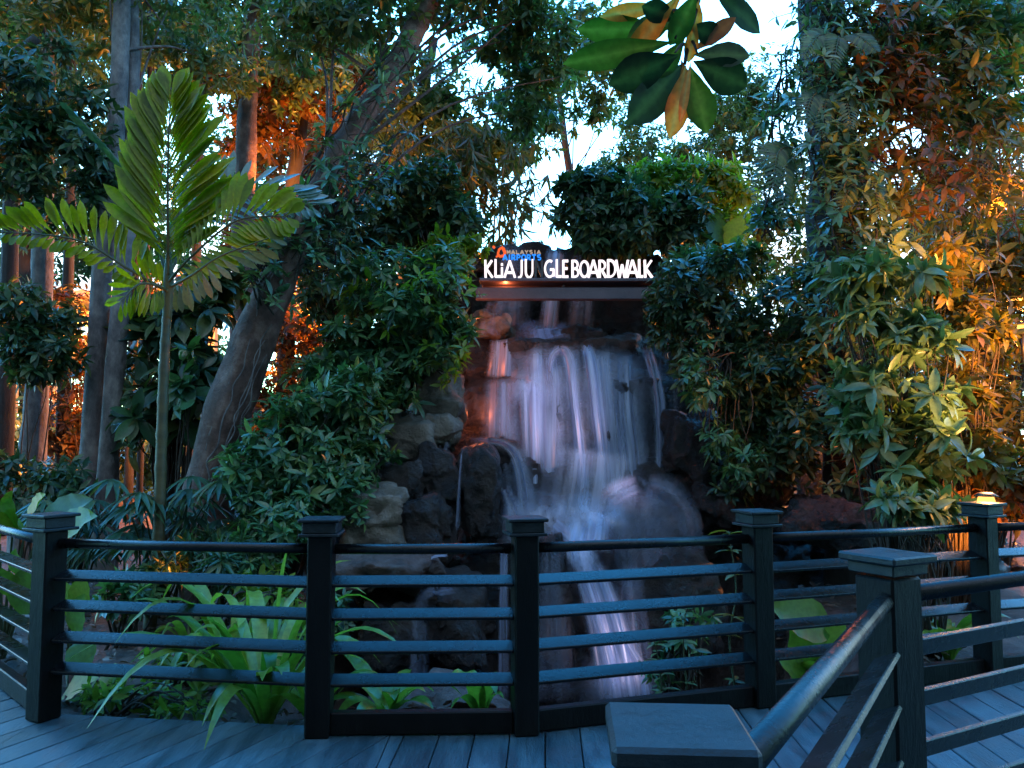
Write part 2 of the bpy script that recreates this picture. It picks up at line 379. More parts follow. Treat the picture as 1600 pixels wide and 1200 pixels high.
# ------------------------------------------------------------------ boardwalk deck
RP = [np.array(p) + np.array([0, .05]) for p in [(-3.75, 5.6), (-2.51, 4.37), (-.977, 4.13), (.066, 4.16), (1.40, 4.59), (3.02, 5.16), (4.6, 5.6)]]
def clip(poly, p, n):
    out = []
    for i in range(len(poly)):
        a = poly[i]; b = poly[(i + 1) % len(poly)]; da = np.dot(a - p, n); db = np.dot(b - p, n)
        if da >= 0: out.append(a)
        if da * db < 0: out.append(a + (b - a) * da / (da - db))
    return out
def planks(mb, poly, ang, w=.178, gap=.006, zt=0., th=.035, off=0.):
    d = np.array([math.sin(ang), math.cos(ang)]); n = np.array([d[1], -d[0]])
    pr = [np.dot(q, n) for q in poly]; k0 = math.floor((min(pr) - off) / w); k1 = math.ceil((max(pr) - off) / w)
    for k in range(k0, k1 + 1):
        a = off + k * w + gap / 2; b = off + (k + 1) * w - gap / 2
        q = clip(clip(poly, n * a, n), n * b, -n)
        if len(q) < 3: continue
        # orientation
        ar = sum(q[i][0] * q[(i + 1) % len(q)][1] - q[(i + 1) % len(q)][0] * q[i][1] for i in range(len(q)))
        if abs(ar) < 1e-4: continue
        if ar < 0: q = q[::-1]
        z = zt + random.uniform(-.0015, .0015); m = len(q); c = sum(q) / m
        V = [(v[0], v[1], z - .004) for v in q] + [(v[0], v[1], z - th) for v in q]
        inner = []
        for v in q:
            s = np.dot(v - c, n); vv = v - n * np.sign(s) * .004; inner.append((vv[0], vv[1], z))
        V += inner
        Fs = [tuple(range(2 * m, 3 * m)), tuple(range(m, 2 * m))[::-1]]
        for i in range(m):
            j = (i + 1) % m; Fs.append((m + i, m + j, j, i)); Fs.append((i, j, 2 * m + j, 2 * m + i))
        mb.add(V, Fs)
mb = MB(); E = .13
A_ = [np.array(p) for p in [(-.62, 4.13 + E), (-.977, 4.13 + E), (-2.51, 4.37 + E), (-4.0, 5.85), (-9, 5.85), (-9, -4), (-.62, -4)]]
A1 = [np.array(p) for p in [(-.62, -4), (-.62, 4.13 + E), (-2.51, 4.37 + E), (-2.51, -4)]]
A2 = [np.array(p) for p in [(-2.513, -4), (-2.513, 4.37 + E), (-4.2, 6.05), (-9, 6.05), (-9, -4)]]
B1 = [np.array(p) for p in [(-.615, -4), (.066, -4), (.066, 4.16 + E), (-.615, 4.13 + E)]]
B2 = [np.array(p) for p in [(.068, -4), (7, -4), (7, 6.3), (3.02, 5.16 + E), (1.4, 4.59 + E), (.068, 4.16 + E)]]
planks(mb, A1, math.atan(.45), off=.03); planks(mb, A2, math.atan(.45), off=.03)
planks(mb, B1, math.atan(.04)); planks(mb, B2, math.atan(.04))
deck = mb.build('boardwalk_deck', M['deck']); tag(deck, kind='structure')
# fascia below the deck edge
mb = MB()
for a, b in zip(RP[:-1], RP[1:]):
    d = b - a; l = np.linalg.norm(d); d = d / l; n = np.array([-d[1], d[0]]); c = (a + b) / 2 + n * (E - .03)
    mb.box((c[0], c[1], -.15), (d[0], d[1], 0), (n[0], n[1], 0), (0, 0, 1), l / 2 + .02, .02, .11)
tag(mb.build('deck_fascia', M['rail']), kind='structure')
# ------------------------------------------------------------------ railings
def post(parent, xy, ang, h=1.0, w=.063, boxcap=True, capw=.1):
    c, s = math.cos(ang), math.sin(ang); ax = (c, s, 0); ay = (-s, c, 0); az = (0, 0, 1); x, y = xy
    m = MB(); m.box((x, y, h / 2 + .001), ax, ay, az, w, w, h / 2, .008)
    po = m.build('post', M['post'], parent)
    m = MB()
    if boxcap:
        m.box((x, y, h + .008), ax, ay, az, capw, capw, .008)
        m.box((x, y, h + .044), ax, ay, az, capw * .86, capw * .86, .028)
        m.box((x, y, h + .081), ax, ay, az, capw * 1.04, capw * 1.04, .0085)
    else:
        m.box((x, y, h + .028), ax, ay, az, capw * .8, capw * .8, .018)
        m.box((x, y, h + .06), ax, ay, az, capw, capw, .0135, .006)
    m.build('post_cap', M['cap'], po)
    return po
def rails(parent, a, b, base=True, ea=.07, eb=.07, hs=(.763, .6, .434, .27), hr=.93, sw=.043, tilt=24):
    d = b - a; l = np.linalg.norm(d); d = d / l; n = np.array([-d[1], d[0]])
    if n[1] < 0: n = -n
    a2 = a + d * ea; b2 = b - d * eb; c = (a2 + b2) / 2; hl = np.linalg.norm(b2 - a2) / 2 + .01; D = (d[0], d[1], 0)
    m = MB(); m.tube([(a2[0], a2[1], hr), (c[0], c[1], hr - .002), (b2[0], b2[1], hr)], [.027, .027, .027], 14); m.build('handrail', M['rail'], parent, True)
    t = math.radians(tilt); w3 = np.array([n[0] * math.cos(t), n[1] * math.cos(t), math.sin(t)]); u3 = np.cross(np.array(D), w3); u3 = u3 if u3[2] > 0 else -u3
    for h in hs:
        m = MB(); dz = random.uniform(-.003, .003); m.box((c[0], c[1], h + dz), D, w3, u3, hl, sw, .0095, .003); m.build('slat', M['rail'], parent)
    if base:
        m = MB(); m.box((c[0], c[1], .062), D, (n[0], n[1], 0), (0, 0, 1), hl, .03, .055, .006); m.build('base_beam', M['post'], parent)
rl = empty('boardwalk_railing', (RP[3][0], RP[3][1], 0))
tag(rl, 'long dark timber railing with tilted slats and box capped posts in front of the waterfall', 'railing')
for i, p in enumerate(RP):
    a = RP[max(i - 1, 0)]; b = RP[min(i + 1, len(RP) - 1)]; d = b - a
    post(rl, p, math.atan2(d[1], d[0]) + [0, .0, .12, 0, 0, .2, 0][i])
for i in range(len(RP) - 1): rails(rl, RP[i], RP[i + 1], base=(i != 1), tilt=24 if i else 8)
K0 = np.array(P(1058, 1130, 1.06)[:2]); K1 = np.array([1.225, 2.66]); K2 = K1 + np.array([1.83, 1.]) * 1.3; 
nr = empty('corner_railing', (K1[0], K1[1], 0))
tag(nr, 'near dark timber corner railing with flat capped posts and sloping looking handrail over the deck', 'railing')
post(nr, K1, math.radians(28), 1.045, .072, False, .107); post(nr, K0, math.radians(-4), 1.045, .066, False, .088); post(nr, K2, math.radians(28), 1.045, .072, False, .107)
rails(nr, K0, K1, False, hs=(.80, .635, .47, .305), hr=.975, sw=.042, tilt=-28); rails(nr, K1, K2, False, hs=(.80, .635, .47, .305), hr=.975, sw=.03, tilt=-78)
# ------------------------------------------------------------------ rocks and cliff
def ico(sub):
    import bmesh
    bm = bmesh.new(); bmesh.ops.create_icosphere(bm, subdivisions=sub, radius=1); V = np.array([v.co[:] for v in bm.verts]); Fs = np.array([[v.index for v in f.verts] for f in bm.faces]); bm.free(); return V, Fs
ICO = ico(5)
BLK = np.array([[0, 0, 1.], [0, -1, .1], [1, 0, .1], [-1, 0, .1], [0, 0, -1], [0, 1, 0]])
def rock(name, label, px, py, d, rx, ry, rd, mat='rock', seed=0, rot=0, planes=14, group=None, cat='boulder', rough=.05, sharp=.8):
    c = P(px, py, d); R = np.array([rx * d / F, rd, ry * d / F]); r_ = np.random.default_rng(seed + 50)
    D = ICO[0]; nn = nrm(r_.normal(size=(planes, 3))); dist = r_.uniform(.6, .92, planes)
    nn = np.concatenate([nn, BLK + r_.normal(0, .12, (6, 3))]); dist = np.concatenate([np.maximum(dist, .84), np.full(6, .74)])
    if 'crest' in label: dist[:-6] = 1.3; sharp = 1.
    q = D @ nrm(nn).T; k = 55.
    rr = np.where(q > .05, dist / np.maximum(q, .05), 9)
    rad = -np.log(np.exp(-k * np.minimum(rr, 3)).sum(1)) / k
    rad = rad * sharp * 1.12 + (1 - sharp)
    V = D * rad[:, None]; W = V * R
    W = W + D * (rough * 1.3 * fbm(W * 3.5 + seed, 4, seed) + rough * .8 * (.5 - 2 * np.abs(vnoise(W * 5 + seed, seed + 5))).clip(-1.5, .2))[:, None] * 1.
    wq = W * np.array([3.2, 3.2, 4.6]) + .5 * fbm(W * 2.7 + seed, 2, seed + 9)[:, None]
    W = W + D * (min(rough * 1.1, .055) * vnoise(np.floor(wq) * 3.77 + seed, seed + 11))[:, None]
    cz, sz = math.cos(rot), math.sin(rot); W = W @ np.array([[cz, sz, 0], [-sz, cz, 0], [0, 0, 1]])
    o = mesh(name, W, ICO[1], M[mat], None, smooth=True); o.location = tuple(c); tag(o, label, cat, group); return o
def make_cliff():
    prof = np.array([(6.9, -1.4), (7.25, -.6), (7.7, .0), (8.0, .55), (8.25, 1.0), (8.6, 1.35), (8.72, 2.08), (8.9, 2.2), (8.98, 2.6), (9.15, 2.7), (9.95, 2.78), (10.05, 3.4), (10.15, 3.72), (10.5, 3.9), (11.4, 3.75), (12.3, 2.9), (12.8, .2)])
    seg = np.linalg.norm(np.diff(prof, axis=0), axis=1); s = np.concatenate([[0], np.cumsum(seg)]); nt = 300; nx = 330
    t = np.linspace(0, s[-1], nt); y = np.interp(t, s, prof[:, 0]); z = np.interp(t, s, prof[:, 1])
    x = np.linspace(-3.4, 5.6, nx); X, T = np.meshgrid(x, t); Y = np.repeat(y[:, None], nx, 1); Z = np.repeat(z[:, None], nx, 1)
    # shoulders: away from the falls the ledges drop and step forward
    out = np.clip((-.45 - X) / 2.6, 0, 1) + np.clip((X - 1.85) / 3.4, 0, 1)
    Z = np.where(Z > -.5, Z - (Z + .5) * np.clip(out, 0, 1) * .55, Z); Y = Y + out * .5
    p = np.stack([X.ravel(), Y.ravel(), Z.ravel()], 1)
    blocks = vnoise(np.floor(p * np.array([1.7, .01, 2.6]) + .35 * fbm(p * 2.2, 2, 4)[:, None]) * 3.77, 3)
    disp = .16 * fbm(p * np.array([1.3, 1.3, 1.9]), 4, 21) + .11 * blocks + .05 * (1 - 2 * np.abs(fbm(p * np.array([3.5, 3.5, 5]), 3, 33)))
    p[:, 1] -= disp * 1.0; p[:, 2] += disp * .35
    i = np.arange(nx - 1)[None] + nx * np.arange(nt - 1)[:, None]; i = i.ravel(); Fq = np.stack([i, i + 1, i + 1 + nx, i + nx], 1)
    tag(mesh('rock_cliff', p, Fq, M['rock'], smooth=True), kind='structure')
make_cliff()
RK = [
    ('dark crest rock above the left end of the lit sign', 806, 410, 9.9, 84, 17, .35, 'rock'),
    ('dark crest rock behind the right end of the lit sign', 925, 408, 9.9, 75, 14, .35, 'rock'),
    ('pinkish grey boulder in the cavity under the sign beam', 772, 510, 9.2, 36, 26, .3, 'rock_dry'),
    ('upright block of grey rock left of the main falls', 690, 622, 8.15, 42, 56, .35, 'rock_dry'),
    ('broad tan rock slab under the upright grey block', 625, 680, 7.9, 70, 46, .4, 'rock_dry'),
    ('small pale faced rock beside the tan slab', 688, 672, 7.9, 32, 28, .28, 'rock_dry'),
    ('tall rounded wet black boulder beside the lower falls', 752, 770, 7.6, 38, 84, .35, 'rock'),
    ('dark flat topped rock holding the left water ledge', 770, 712, 8.3, 45, 26, .4, 'rock'),
    ('cracked dark boulder below the tan slab', 610, 760, 7.5, 62, 55, .42, 'rock'),
    ('wedge of dark rock against the tall black boulder', 680, 740, 7.6, 42, 48, .35, 'rock'),
    ('olive streaked rock behind the slat railing', 590, 820, 7.1, 58, 62, .4, 'rock_dry'),
    ('low shelf rock strewn with fallen leaves', 600, 890, 6.6, 90, 32, .5, 'soil'),
    ('purple brown rock with a vertical wet streak', 665, 825, 7.2, 48, 60, .35, 'rock'),
    ('domed boulder with water spreading over it', 1010, 830, 7.85, 84, 66, .5, 'rock'),
    ('dark rock beneath the domed boulder', 1050, 940, 7.4, 80, 90, .45, 'rock'),
    ('tall dark slab left of the white chute', 862, 950, 7.2, 34, 130, .35, 'rock'),
    ('black rock right of the main falls', 1082, 700, 8.4, 48, 62, .4, 'rock'),
    ('rounded black rock on the right bank', 1110, 790, 8.0, 50, 42, .4, 'rock'),
    ('long low dark rock behind the right hand planting', 1285, 815, 7.4, 82, 40, .5, 'rock'),
    ('slanting dark rock under the hanging vines', 1180, 760, 8.2, 60, 50, .45, 'rock'),
    ('square wet block stepping down to the pool', 700, 960, 6.9, 58, 70, .45, 'rock'),
    ('dark block at the left edge of the pool', 620, 980, 6.6, 60, 60, .45, 'rock'),
    ('low reddish rock by the strap leaved plants', 690, 1095, 5.3, 120, 22, .3, 'soil'),
    ('wet ledge rock halfway up the main falls', 812, 612, 8.75, 48, 26, .22, 'rock'),
    ('reddish lip rock where the main falls spill over', 900, 545, 9.05, 135, 20, .3, 'rock'),
    ('dark jutting rock between two streams of the falls', 1000, 620, 8.85, 36, 50, .22, 'rock'),
    ('recessed wet rock behind the middle streams', 905, 680, 8.75, 60, 60, .22, 'rock'),
]
for i, (lb, px, py, d, rx, ry, rd, mt) in enumerate(RK):
    rock('boulder', lb, px, py, d, rx, ry, rd, mt, seed=i * 3 + 1, rough=.06 if rx > 45 else .045, sharp=.6 if 'round' in lb or 'dome' in lb else .95)
# ------------------------------------------------------------------ falling water
wf = empty('waterfall', tuple(P(900, 1085, 7.9))); tag(wf, 'silky white waterfall spilling over stepped dark rock below the lit sign', 'waterfall')
def veil(path, widths, dens, mat='veil', nu=14, wav=.03, seed=0, fade=(.04, .06), curve=.06):
    pts = np.array([P(*q) for q in path]); w = np.array([a * q[2] / F for a, q in zip(widths, path)]); m = 10
    pp, ww = smoothpath(pts, w, m); pp0, ww = pp, ww; n = len(pp)
    sl = np.concatenate([[0], np.cumsum(np.linalg.norm(np.diff(pp, axis=0), axis=1))]); tn = sl / sl[-1]
    T = nrm(np.gradient(pp, axis=0)); side = nrm(np.cross(T, np.array([0, -1., 0])) + 1e-6); side = np.where(side[:, :1] < 0, -side, side)
    side = nrm(side * np.array([1, .3, 1])); u = np.linspace(-1, 1, nu)
    V = pp[:, None] + side[:, None] * (u[None, :, None] * ww[:, None, None] * .5)
    uu = np.repeat(u[None], n, 0); ph = seed * 1.7
    V[..., 1] += wav * np.sin(uu * 7 + ph + sl[:, None] * 1.1) + wav * .6 * np.sin(uu * 17 + ph * 2) + curve * uu ** 2
    edge = np.clip((1 - np.abs(uu)) / .7, 0, 1); edge = edge * edge * (3 - 2 * edge)
    al = np.clip(tn / max(fade[0], 1e-3), 0, 1) * np.clip((1 - tn) / max(fade[1], 1e-3), 0, 1)
    dd = edge * al[:, None] * dens
    uv = np.stack([(uu * ww[:, None] * .5 + seed * 3.1).ravel(), np.repeat(sl[:, None], nu, 1).ravel() + seed], 1)
    i = np.arange(nu - 1)[None] + nu * np.arange(n - 1)[:, None]; i = i.ravel(); Fq = np.stack([i, i + nu, i + nu + 1, i + 1], 1)
    mesh('water_stream', V.reshape(-1, 3), Fq, M[mat], wf, uv=uv, smooth=True, vattr={'dens': dd.ravel()})
VE = [
    ([(805, 383, 9.45), (802, 400, 9.4), (798, 460, 9.4), (795, 520, 9.35)], [50, 60, 70, 80], .35),
    ([(870, 388, 9.5), (868, 410, 9.4), (862, 460, 9.35), (856, 518, 9.3)], [36, 40, 30, 34], 1.1),
    ([(905, 392, 9.5), (910, 430, 9.4), (905, 515, 9.35)], [40, 50, 50], .25),
    ([(858, 512, 9.25), (860, 520, 9.1), (864, 528, 8.95)], [60, 100, 130], .9),
    ([(784, 530, 8.8), (783, 560, 8.68), (781, 592, 8.6)], [42, 48, 56], .9),
    ([(775, 470, 9.1), (768, 500, 9.0), (765, 525, 8.85)], [30, 40, 40], .3),
    ([(783, 590, 8.5), (782, 640, 8.42), (780, 700, 8.38)], [56, 64, 66], .65),
    ([(845, 542, 8.75), (846, 570, 8.62), (848, 600, 8.5), (848, 700, 8.42), (850, 812, 8.3)], [66, 72, 80, 70, 60], .95),
    ([(826, 590, 8.45), (828, 606, 8.38), (832, 700, 8.3), (838, 810, 8.2)], [56, 44, 40, 44], 1.15),
    ([(858, 600, 8.5), (862, 560, 8.6), (876, 546, 8.6), (890, 560, 8.5), (897, 620, 8.4), (908, 720, 8.32), (914, 812, 8.25)], [8, 16, 20, 24, 24, 24, 26], 1.15),
    ([(912, 560, 8.62), (917, 543, 8.7), (925, 570, 8.55), (934, 640, 8.45), (943, 720, 8.38), (946, 800, 8.3)], [8, 22, 28, 30, 28, 30], 1.2),
    ([(940, 545, 8.7), (948, 620, 8.5), (956, 700, 8.42), (962, 780, 8.35)], [30, 50, 60, 60], .75),
    ([(975, 550, 8.72), (978, 640, 8.5), (985, 700, 8.42), (992, 770, 8.3)], [40, 50, 56, 50], .7),
    ([(1008, 540, 8.7), (1018, 570, 8.6), (1029, 620, 8.5), (1034, 700, 8.42), (1034, 772, 8.35)], [18, 24, 24, 22, 34], 1.1),
    ([(1040, 560, 8.7), (1046, 600, 8.6), (1050, 680, 8.5)], [40, 60, 50], .22),
    ([(900, 530, 8.85), (900, 600, 8.58), (902, 700, 8.5), (905, 810, 8.4)], [270, 280, 284, 270], .22),
    ([(860, 540, 8.8), (862, 600, 8.5), (866, 700, 8.4), (870, 830, 8.3)], [190, 200, 204, 190], .28),
    ([(960, 545, 8.8), (965, 600, 8.52), (968, 700, 8.45), (972, 790, 8.3)], [120, 150, 156, 150], .24),
    ([(930, 700, 8.2), (925, 760, 8.0), (915, 825, 7.8)], [180, 200, 180], .45),
    ([(733, 688, 8.0), (760, 689, 7.9), (788, 694, 7.85), (808, 715, 7.8), (820, 760, 7.75), (826, 815, 7.7)], [10, 12, 18, 26, 34, 44], .55),
    ([(800, 700, 8.0), (812, 750, 7.9), (815, 815, 7.85)], [50, 60, 64], .4),
    ([(722, 698, 7.25), (717, 760, 7.2), (714, 830, 7.15)], [4, 6, 10], .5),
    ([(786, 760, 7.5), (800, 790, 7.45), (808, 830, 7.4)], [18, 30, 40], .5),
    ([(1000, 760, 7.45), (965, 775, 7.3), (938, 805, 7.2), (925, 850, 7.15)], [50, 60, 64, 50], .3),
    ([(1010, 759, 7.42), (1045, 772, 7.3), (1072, 810, 7.25), (1085, 870, 7.2)], [50, 60, 56, 40], .22),
    ([(1000, 762, 7.38), (1000, 800, 7.22), (1003, 860, 7.15), (1005, 940, 7.05)], [100, 130, 140, 110], .22),
    ([(938, 800, 7.3), (935, 830, 7.1), (930, 860, 7.0)], [60, 54, 60], 1.0),
    ([(860, 822, 7.6), (872, 834, 7.3), (892, 850, 7.05), (905, 880, 6.95)], [60, 60, 50, 44], .9),
    ([(915, 815, 7.2), (908, 850, 7.0), (915, 890, 6.9), (934, 950, 6.8), (955, 1020, 6.72), (975, 1100, 6.65)], [84, 54, 38, 46, 52, 60], 1.5),
    ([(905, 900, 6.86), (918, 940, 6.8), (930, 990, 6.74), (940, 1040, 6.7), (948, 1100, 6.66)], [10, 26, 30, 34, 40], .8),
    ([(940, 915, 6.82), (962, 960, 6.74), (972, 1000, 6.72), (1000, 1050, 6.66), (1010, 1100, 6.6)], [12, 24, 30, 30, 40], .9),
    ([(930, 880, 6.85), (955, 950, 6.75), (975, 1020, 6.7), (990, 1100, 6.62)], [30, 50, 60, 70], 1.1),
    ([(985, 880, 6.95), (992, 960, 6.9), (1000, 1040, 6.8)], [40, 50, 60], .4),
    ([(860, 850, 6.85), (862, 950, 6.75), (868, 1100, 6.65)], [40, 60, 90], .3),
    ([(787, 850, 7.0), (787, 950, 6.9), (786, 1100, 6.8)], [14, 18, 22], .9),
    ([(700, 868, 6.55), (675, 872, 6.5), (663, 890, 6.45)], [6, 8, 10], .7),
    ([(716, 922, 6.45), (690, 925, 6.4), (660, 935, 6.35), (652, 1000, 6.3), (650, 1090, 6.25)], [12, 16, 22, 34, 46], .35),
    ([(700, 690, 7.6), (690, 720, 7.5)], [10, 8], .4),
]
for i, (pa, wi, de) in enumerate(VE): veil(pa, wi, de, seed=i + 1, fade=(.1, .1))
for i, (pa, wi, de) in enumerate([
    ([(826, 572, 8.42), (826, 600, 8.36), (828, 640, 8.34)], [60, 90, 110], .7),
    ([(862, 500, 9.15), (862, 520, 9.0), (866, 538, 8.9)], [90, 140, 170], .6),
    ([(900, 770, 8.1), (895, 815, 7.85), (890, 860, 7.7)], [170, 230, 190], .85),
    ([(940, 770, 7.25), (935, 810, 7.05), (932, 850, 7.0)], [90, 120, 90], .7),
    ([(1030, 730, 8.25), (1030, 765, 8.1), (1025, 800, 7.3)], [60, 110, 120], .4),
    ([(812, 780, 7.65), (812, 815, 7.55), (815, 860, 7.5)], [50, 80, 90], .5),
    ([(960, 1020, 6.66), (965, 1070, 6.6), (970, 1110, 6.55)], [110, 150, 170], .5),
    ([(905, 830, 7.05), (912, 870, 6.88), (925, 930, 6.8)], [60, 60, 70], .7),
    ([(775, 600, 8.46), (780, 670, 8.38), (785, 760, 8.3)], [60, 80, 90], .3),
    ([(1000, 775, 7.28), (1000, 820, 7.15), (1002, 880, 7.1)], [130, 160, 150], .2)]): veil(pa, wi, de, 'mist', seed=i + 41, fade=(.45, .45), wav=.02)
# ------------------------------------------------------------------ sign
sg = empty('sign', tuple(P(885, 470, 8.7))); tag(sg, 'lit white jungle boardwalk sign on a beam above the waterfall', 'sign')
SD = 8.75; sc = SD / F
a = P(748, 443, SD); b = P(1030, 443, SD); c = (a + b) / 2
def beam(name, y0, y1, x0, x1, dep, off=0):
    p = P(x0, y0, SD); q = P(x1, y1, SD); m = MB(); cc = (p + q) / 2
    m.box((cc[0], cc[1] + off, cc[2]), (1, 0, 0), (0, 1, 0), (0, 0, 1), abs(q[0] - p[0]) / 2, dep / 2, abs(p[2] - q[2]) / 2, .006); return m.build(name, M['beam'], sg)
beam('shelf', 438.5, 443.5, 750, 1030, .3); beam('lower_beam', 452, 470, 744, 1020, .12, -.05); beam('back_panel', 443, 454, 750, 1028, .03, .12)
m = MB()
for px in (752, 880, 1018):
    p = P(px, 443, SD); m.box((p[0], p[1] + .3, p[2] - .05), (1, 0, 0), (0, 1, 0), (0, 0, 1), .015, .35, .03)
m.build('bracket', M['beam'], sg)
def stroke(m, pts, w0, w1, O, sx, sz, dep=.03, close=False):
    """flared ribbon stroke in letter space (x 0..1, z 0..1) extruded toward the viewer"""
    pts = np.array(pts, float) * np.array([sx, sz]); n = len(pts)
    T = np.gradient(pts, axis=0)
    if close: T = (np.roll(pts, -1, 0) - np.roll(pts, 1, 0))
    T = nrm(T); Nn = np.stack([-T[:, 1], T[:, 0]], 1); w = np.linspace(w0, w1, n)[:, None] / 2
    Lf = pts + Nn * w; Rt = pts - Nn * w; V = []
    for q in (Lf, Rt):
        for k in (0, 1): V += [(O[0] + v[0], O[1] + (dep if k else 0), O[2] + v[1]) for v in q]
    Fs = []; rngn = range(n if close else n - 1)
    for i in rngn:
        j = (i + 1) % n
        Fs += [(i, j, 2 * n + j, 2 * n + i), (n + i, 3 * n + i, 3 * n + j, n + j), (i, n + i, n + j, j), (2 * n + i, 2 * n + j, 3 * n + j, 3 * n + i)]
    if not close: Fs += [(0, 2 * n, 3 * n, n), (n - 1, 2 * n - 1, 4 * n - 1, 3 * n - 1)]
    m.add(V, Fs)
def arc(cx, cz, rx, rz, a0, a1, n=12): return [(cx + rx * math.cos(math.radians(a0 + (a1 - a0) * i / n)), cz + rz * math.sin(math.radians(a0 + (a1 - a0) * i / n))) for i in range(n + 1)]
LT = {
    'K': [[(.12, 1), (.16, 0)], [(.85, .98), (.2, .48)], [(.22, .52), (.92, 0)]],
    'L': [[(.15, 1), (.15, .03)], [(.1, .06), (.95, .06)]],
    'i': [[(.5, .55), (.5, 0)], [(.5, .78), (.5, .66)]],
    'A': [[(.5, 1), (.02, 0)], [(.5, 1), (.98, 0)], [(.2, .3), (.8, .3)]],
    'J': [[(.75, 1), (.75, .35)] + arc(.4, .3, .35, .27, 0, -110, 6)],
    'U': [[(.1, 1), (.1, .4)] + arc(.5, .36, .4, .32, 180, 360, 10) + [(.9, .4), (.9, 1)]],
    'N': [[(.12, 0), (.12, 1)], [(.12, 1), (.88, 0)], [(.88, 0), (.88, 1)]],
    'G': [arc(.52, .5, .45, .46, 60, 320, 16), [(.55, .46), (.95, .46)], [(.9, .48), (.9, .08)]],
    'E': [[(.15, 1), (.15, 0)], [(.1, .95), (.9, .95)], [(.15, .52), (.8, .52)], [(.1, .05), (.92, .05)]],
    'B': [[(.14, 1), (.14, 0)], [(.14, .95)] + arc(.42, .73, .38, .22, 90, -90, 8) + [(.14, .51)], [(.14, .51)] + arc(.45, .28, .45, .23, 90, -90, 8) + [(.14, .05)]],
    'R': [[(.14, 1), (.14, 0)], [(.14, .95)] + arc(.42, .7, .42, .25, 90, -90, 8) + [(.14, .45)], [(.4, .45), (.95, 0)]],
    'D': [[(.14, 1), (.14, 0)], [(.14, .95)] + arc(.35, .5, .58, .45, 90, -90, 12) + [(.14, .05)]],
    'W': [[(.02, 1), (.27, 0)], [(.27, 0), (.5, .75)], [(.5, .75), (.73, 0)], [(.73, 0), (.98, 1)]],
    'M': [[(.1, 0), (.1, 1)], [(.1, 1), (.5, .3)], [(.5, .3), (.9, 1)], [(.9, 1), (.9, 0)]],
    'Y': [[(.05, 1), (.5, .5)], [(.95, 1), (.5, .5)], [(.5, .5), (.5, 0)]],
    'S': [arc(.5, .73, .38, .22, 40, 270, 8) + arc(.5, .27, .38, .24, 90, -140, 8)],
    'I': [[(.5, 1), (.5, 0)]], 'P': [[(.14, 1), (.14, 0)], [(.14, .95)] + arc(.42, .7, .42, .25, 90, -90, 8) + [(.14, .45)]],
    'T': [[(.5, 1), (.5, 0)], [(0, .95), (1, .95)]],
}
def letter(m, ch, x0, x1, yt, yb, w, dep=.035, off=-.1):
    O = P(x0, yb, SD); Q = P(x1, yt, SD); O = O + np.array([0, off, 0]); sx = Q[0] - O[0]; sz = Q[2] - O[2]
    if ch == 'O':
        stroke(m, [(.5 + .45 * math.cos(t), .5 + .46 * math.sin(t)) for t in np.linspace(0, 2 * math.pi, 28, endpoint=False)], w, w, O, sx, sz, dep, True); return
    for k, s in enumerate(LT[ch]): stroke(m, s, w * 1.05, w * .85 if len(s) > 2 else w * 1.15, (O[0], O[1] + k * .0021, O[2]), sx, sz, dep)
m = MB()
W_ = 3.1 * sc
for ch, x0, x1, yt in [('K', 757, 771, 409), ('L', 773, 783, 408), ('i', 781, 788, 408), ('A', 788, 805, 410), ('J', 806, 818, 409), ('U', 820, 833, 408), ('G', 850, 866, 409), ('L', 868, 877, 408), ('E', 878, 888, 409), ('B', 892, 904, 409), ('O', 905, 919, 410), ('A', 918, 934, 409), ('R', 934, 946, 409), ('D', 947, 961, 408), ('W', 961, 980, 409), ('A', 978, 995, 409), ('L', 996, 1003, 408), ('K', 1004, 1018, 409)]:
    m = MB(); letter(m, ch, x0, x1, yt, 436 + (1 if ch in 'JUW' else 0), W_); m.build('letter', M['white_letter'], sg)
m = MB(); letter(m, 'N', 835, 848, 409, 436, W_); m.build('unlit_letter', M['dark_letter'], sg)
m = MB(); x = 792.
for ch in 'MALAYSIA': letter(m, ch, x, x + (3.5 if ch == 'I' else 5.5), 391.5, 397, 1.4 * sc, .015, -.02); x += 5 if ch == 'I' else 7
m.build('small_lettering', M['beige_letter'], sg)
m = MB(); x = 786.
for ch in 'AIRPORTS': letter(m, ch, x, x + (4 if ch == 'I' else 6.5), 398.5, 407, 2. * sc, .015, -.03); x += 5 if ch == 'I' else 8
m.build('blue_lettering', M['blue_letter'], sg)
m = MB()
for pts, w0, w1 in [([(770, 385), (773, 388)], 3, 4), ([(786, 386), (780, 390), (778, 397), (781, 401), (787, 400), (789, 395), (786, 388)], 3, 5), ([(778, 400), (775, 402)], 3, 2)]:
    O = P(770, 402, SD); q = [(P(a_, b_, SD) - O)[[0, 2]] for a_, b_ in pts]; stroke(m, q, w0 * sc, w1 * sc, O + np.array([0, -.02, 0]), 1, 1, .02)
m.build('emblem', M['red_mark'], sg)
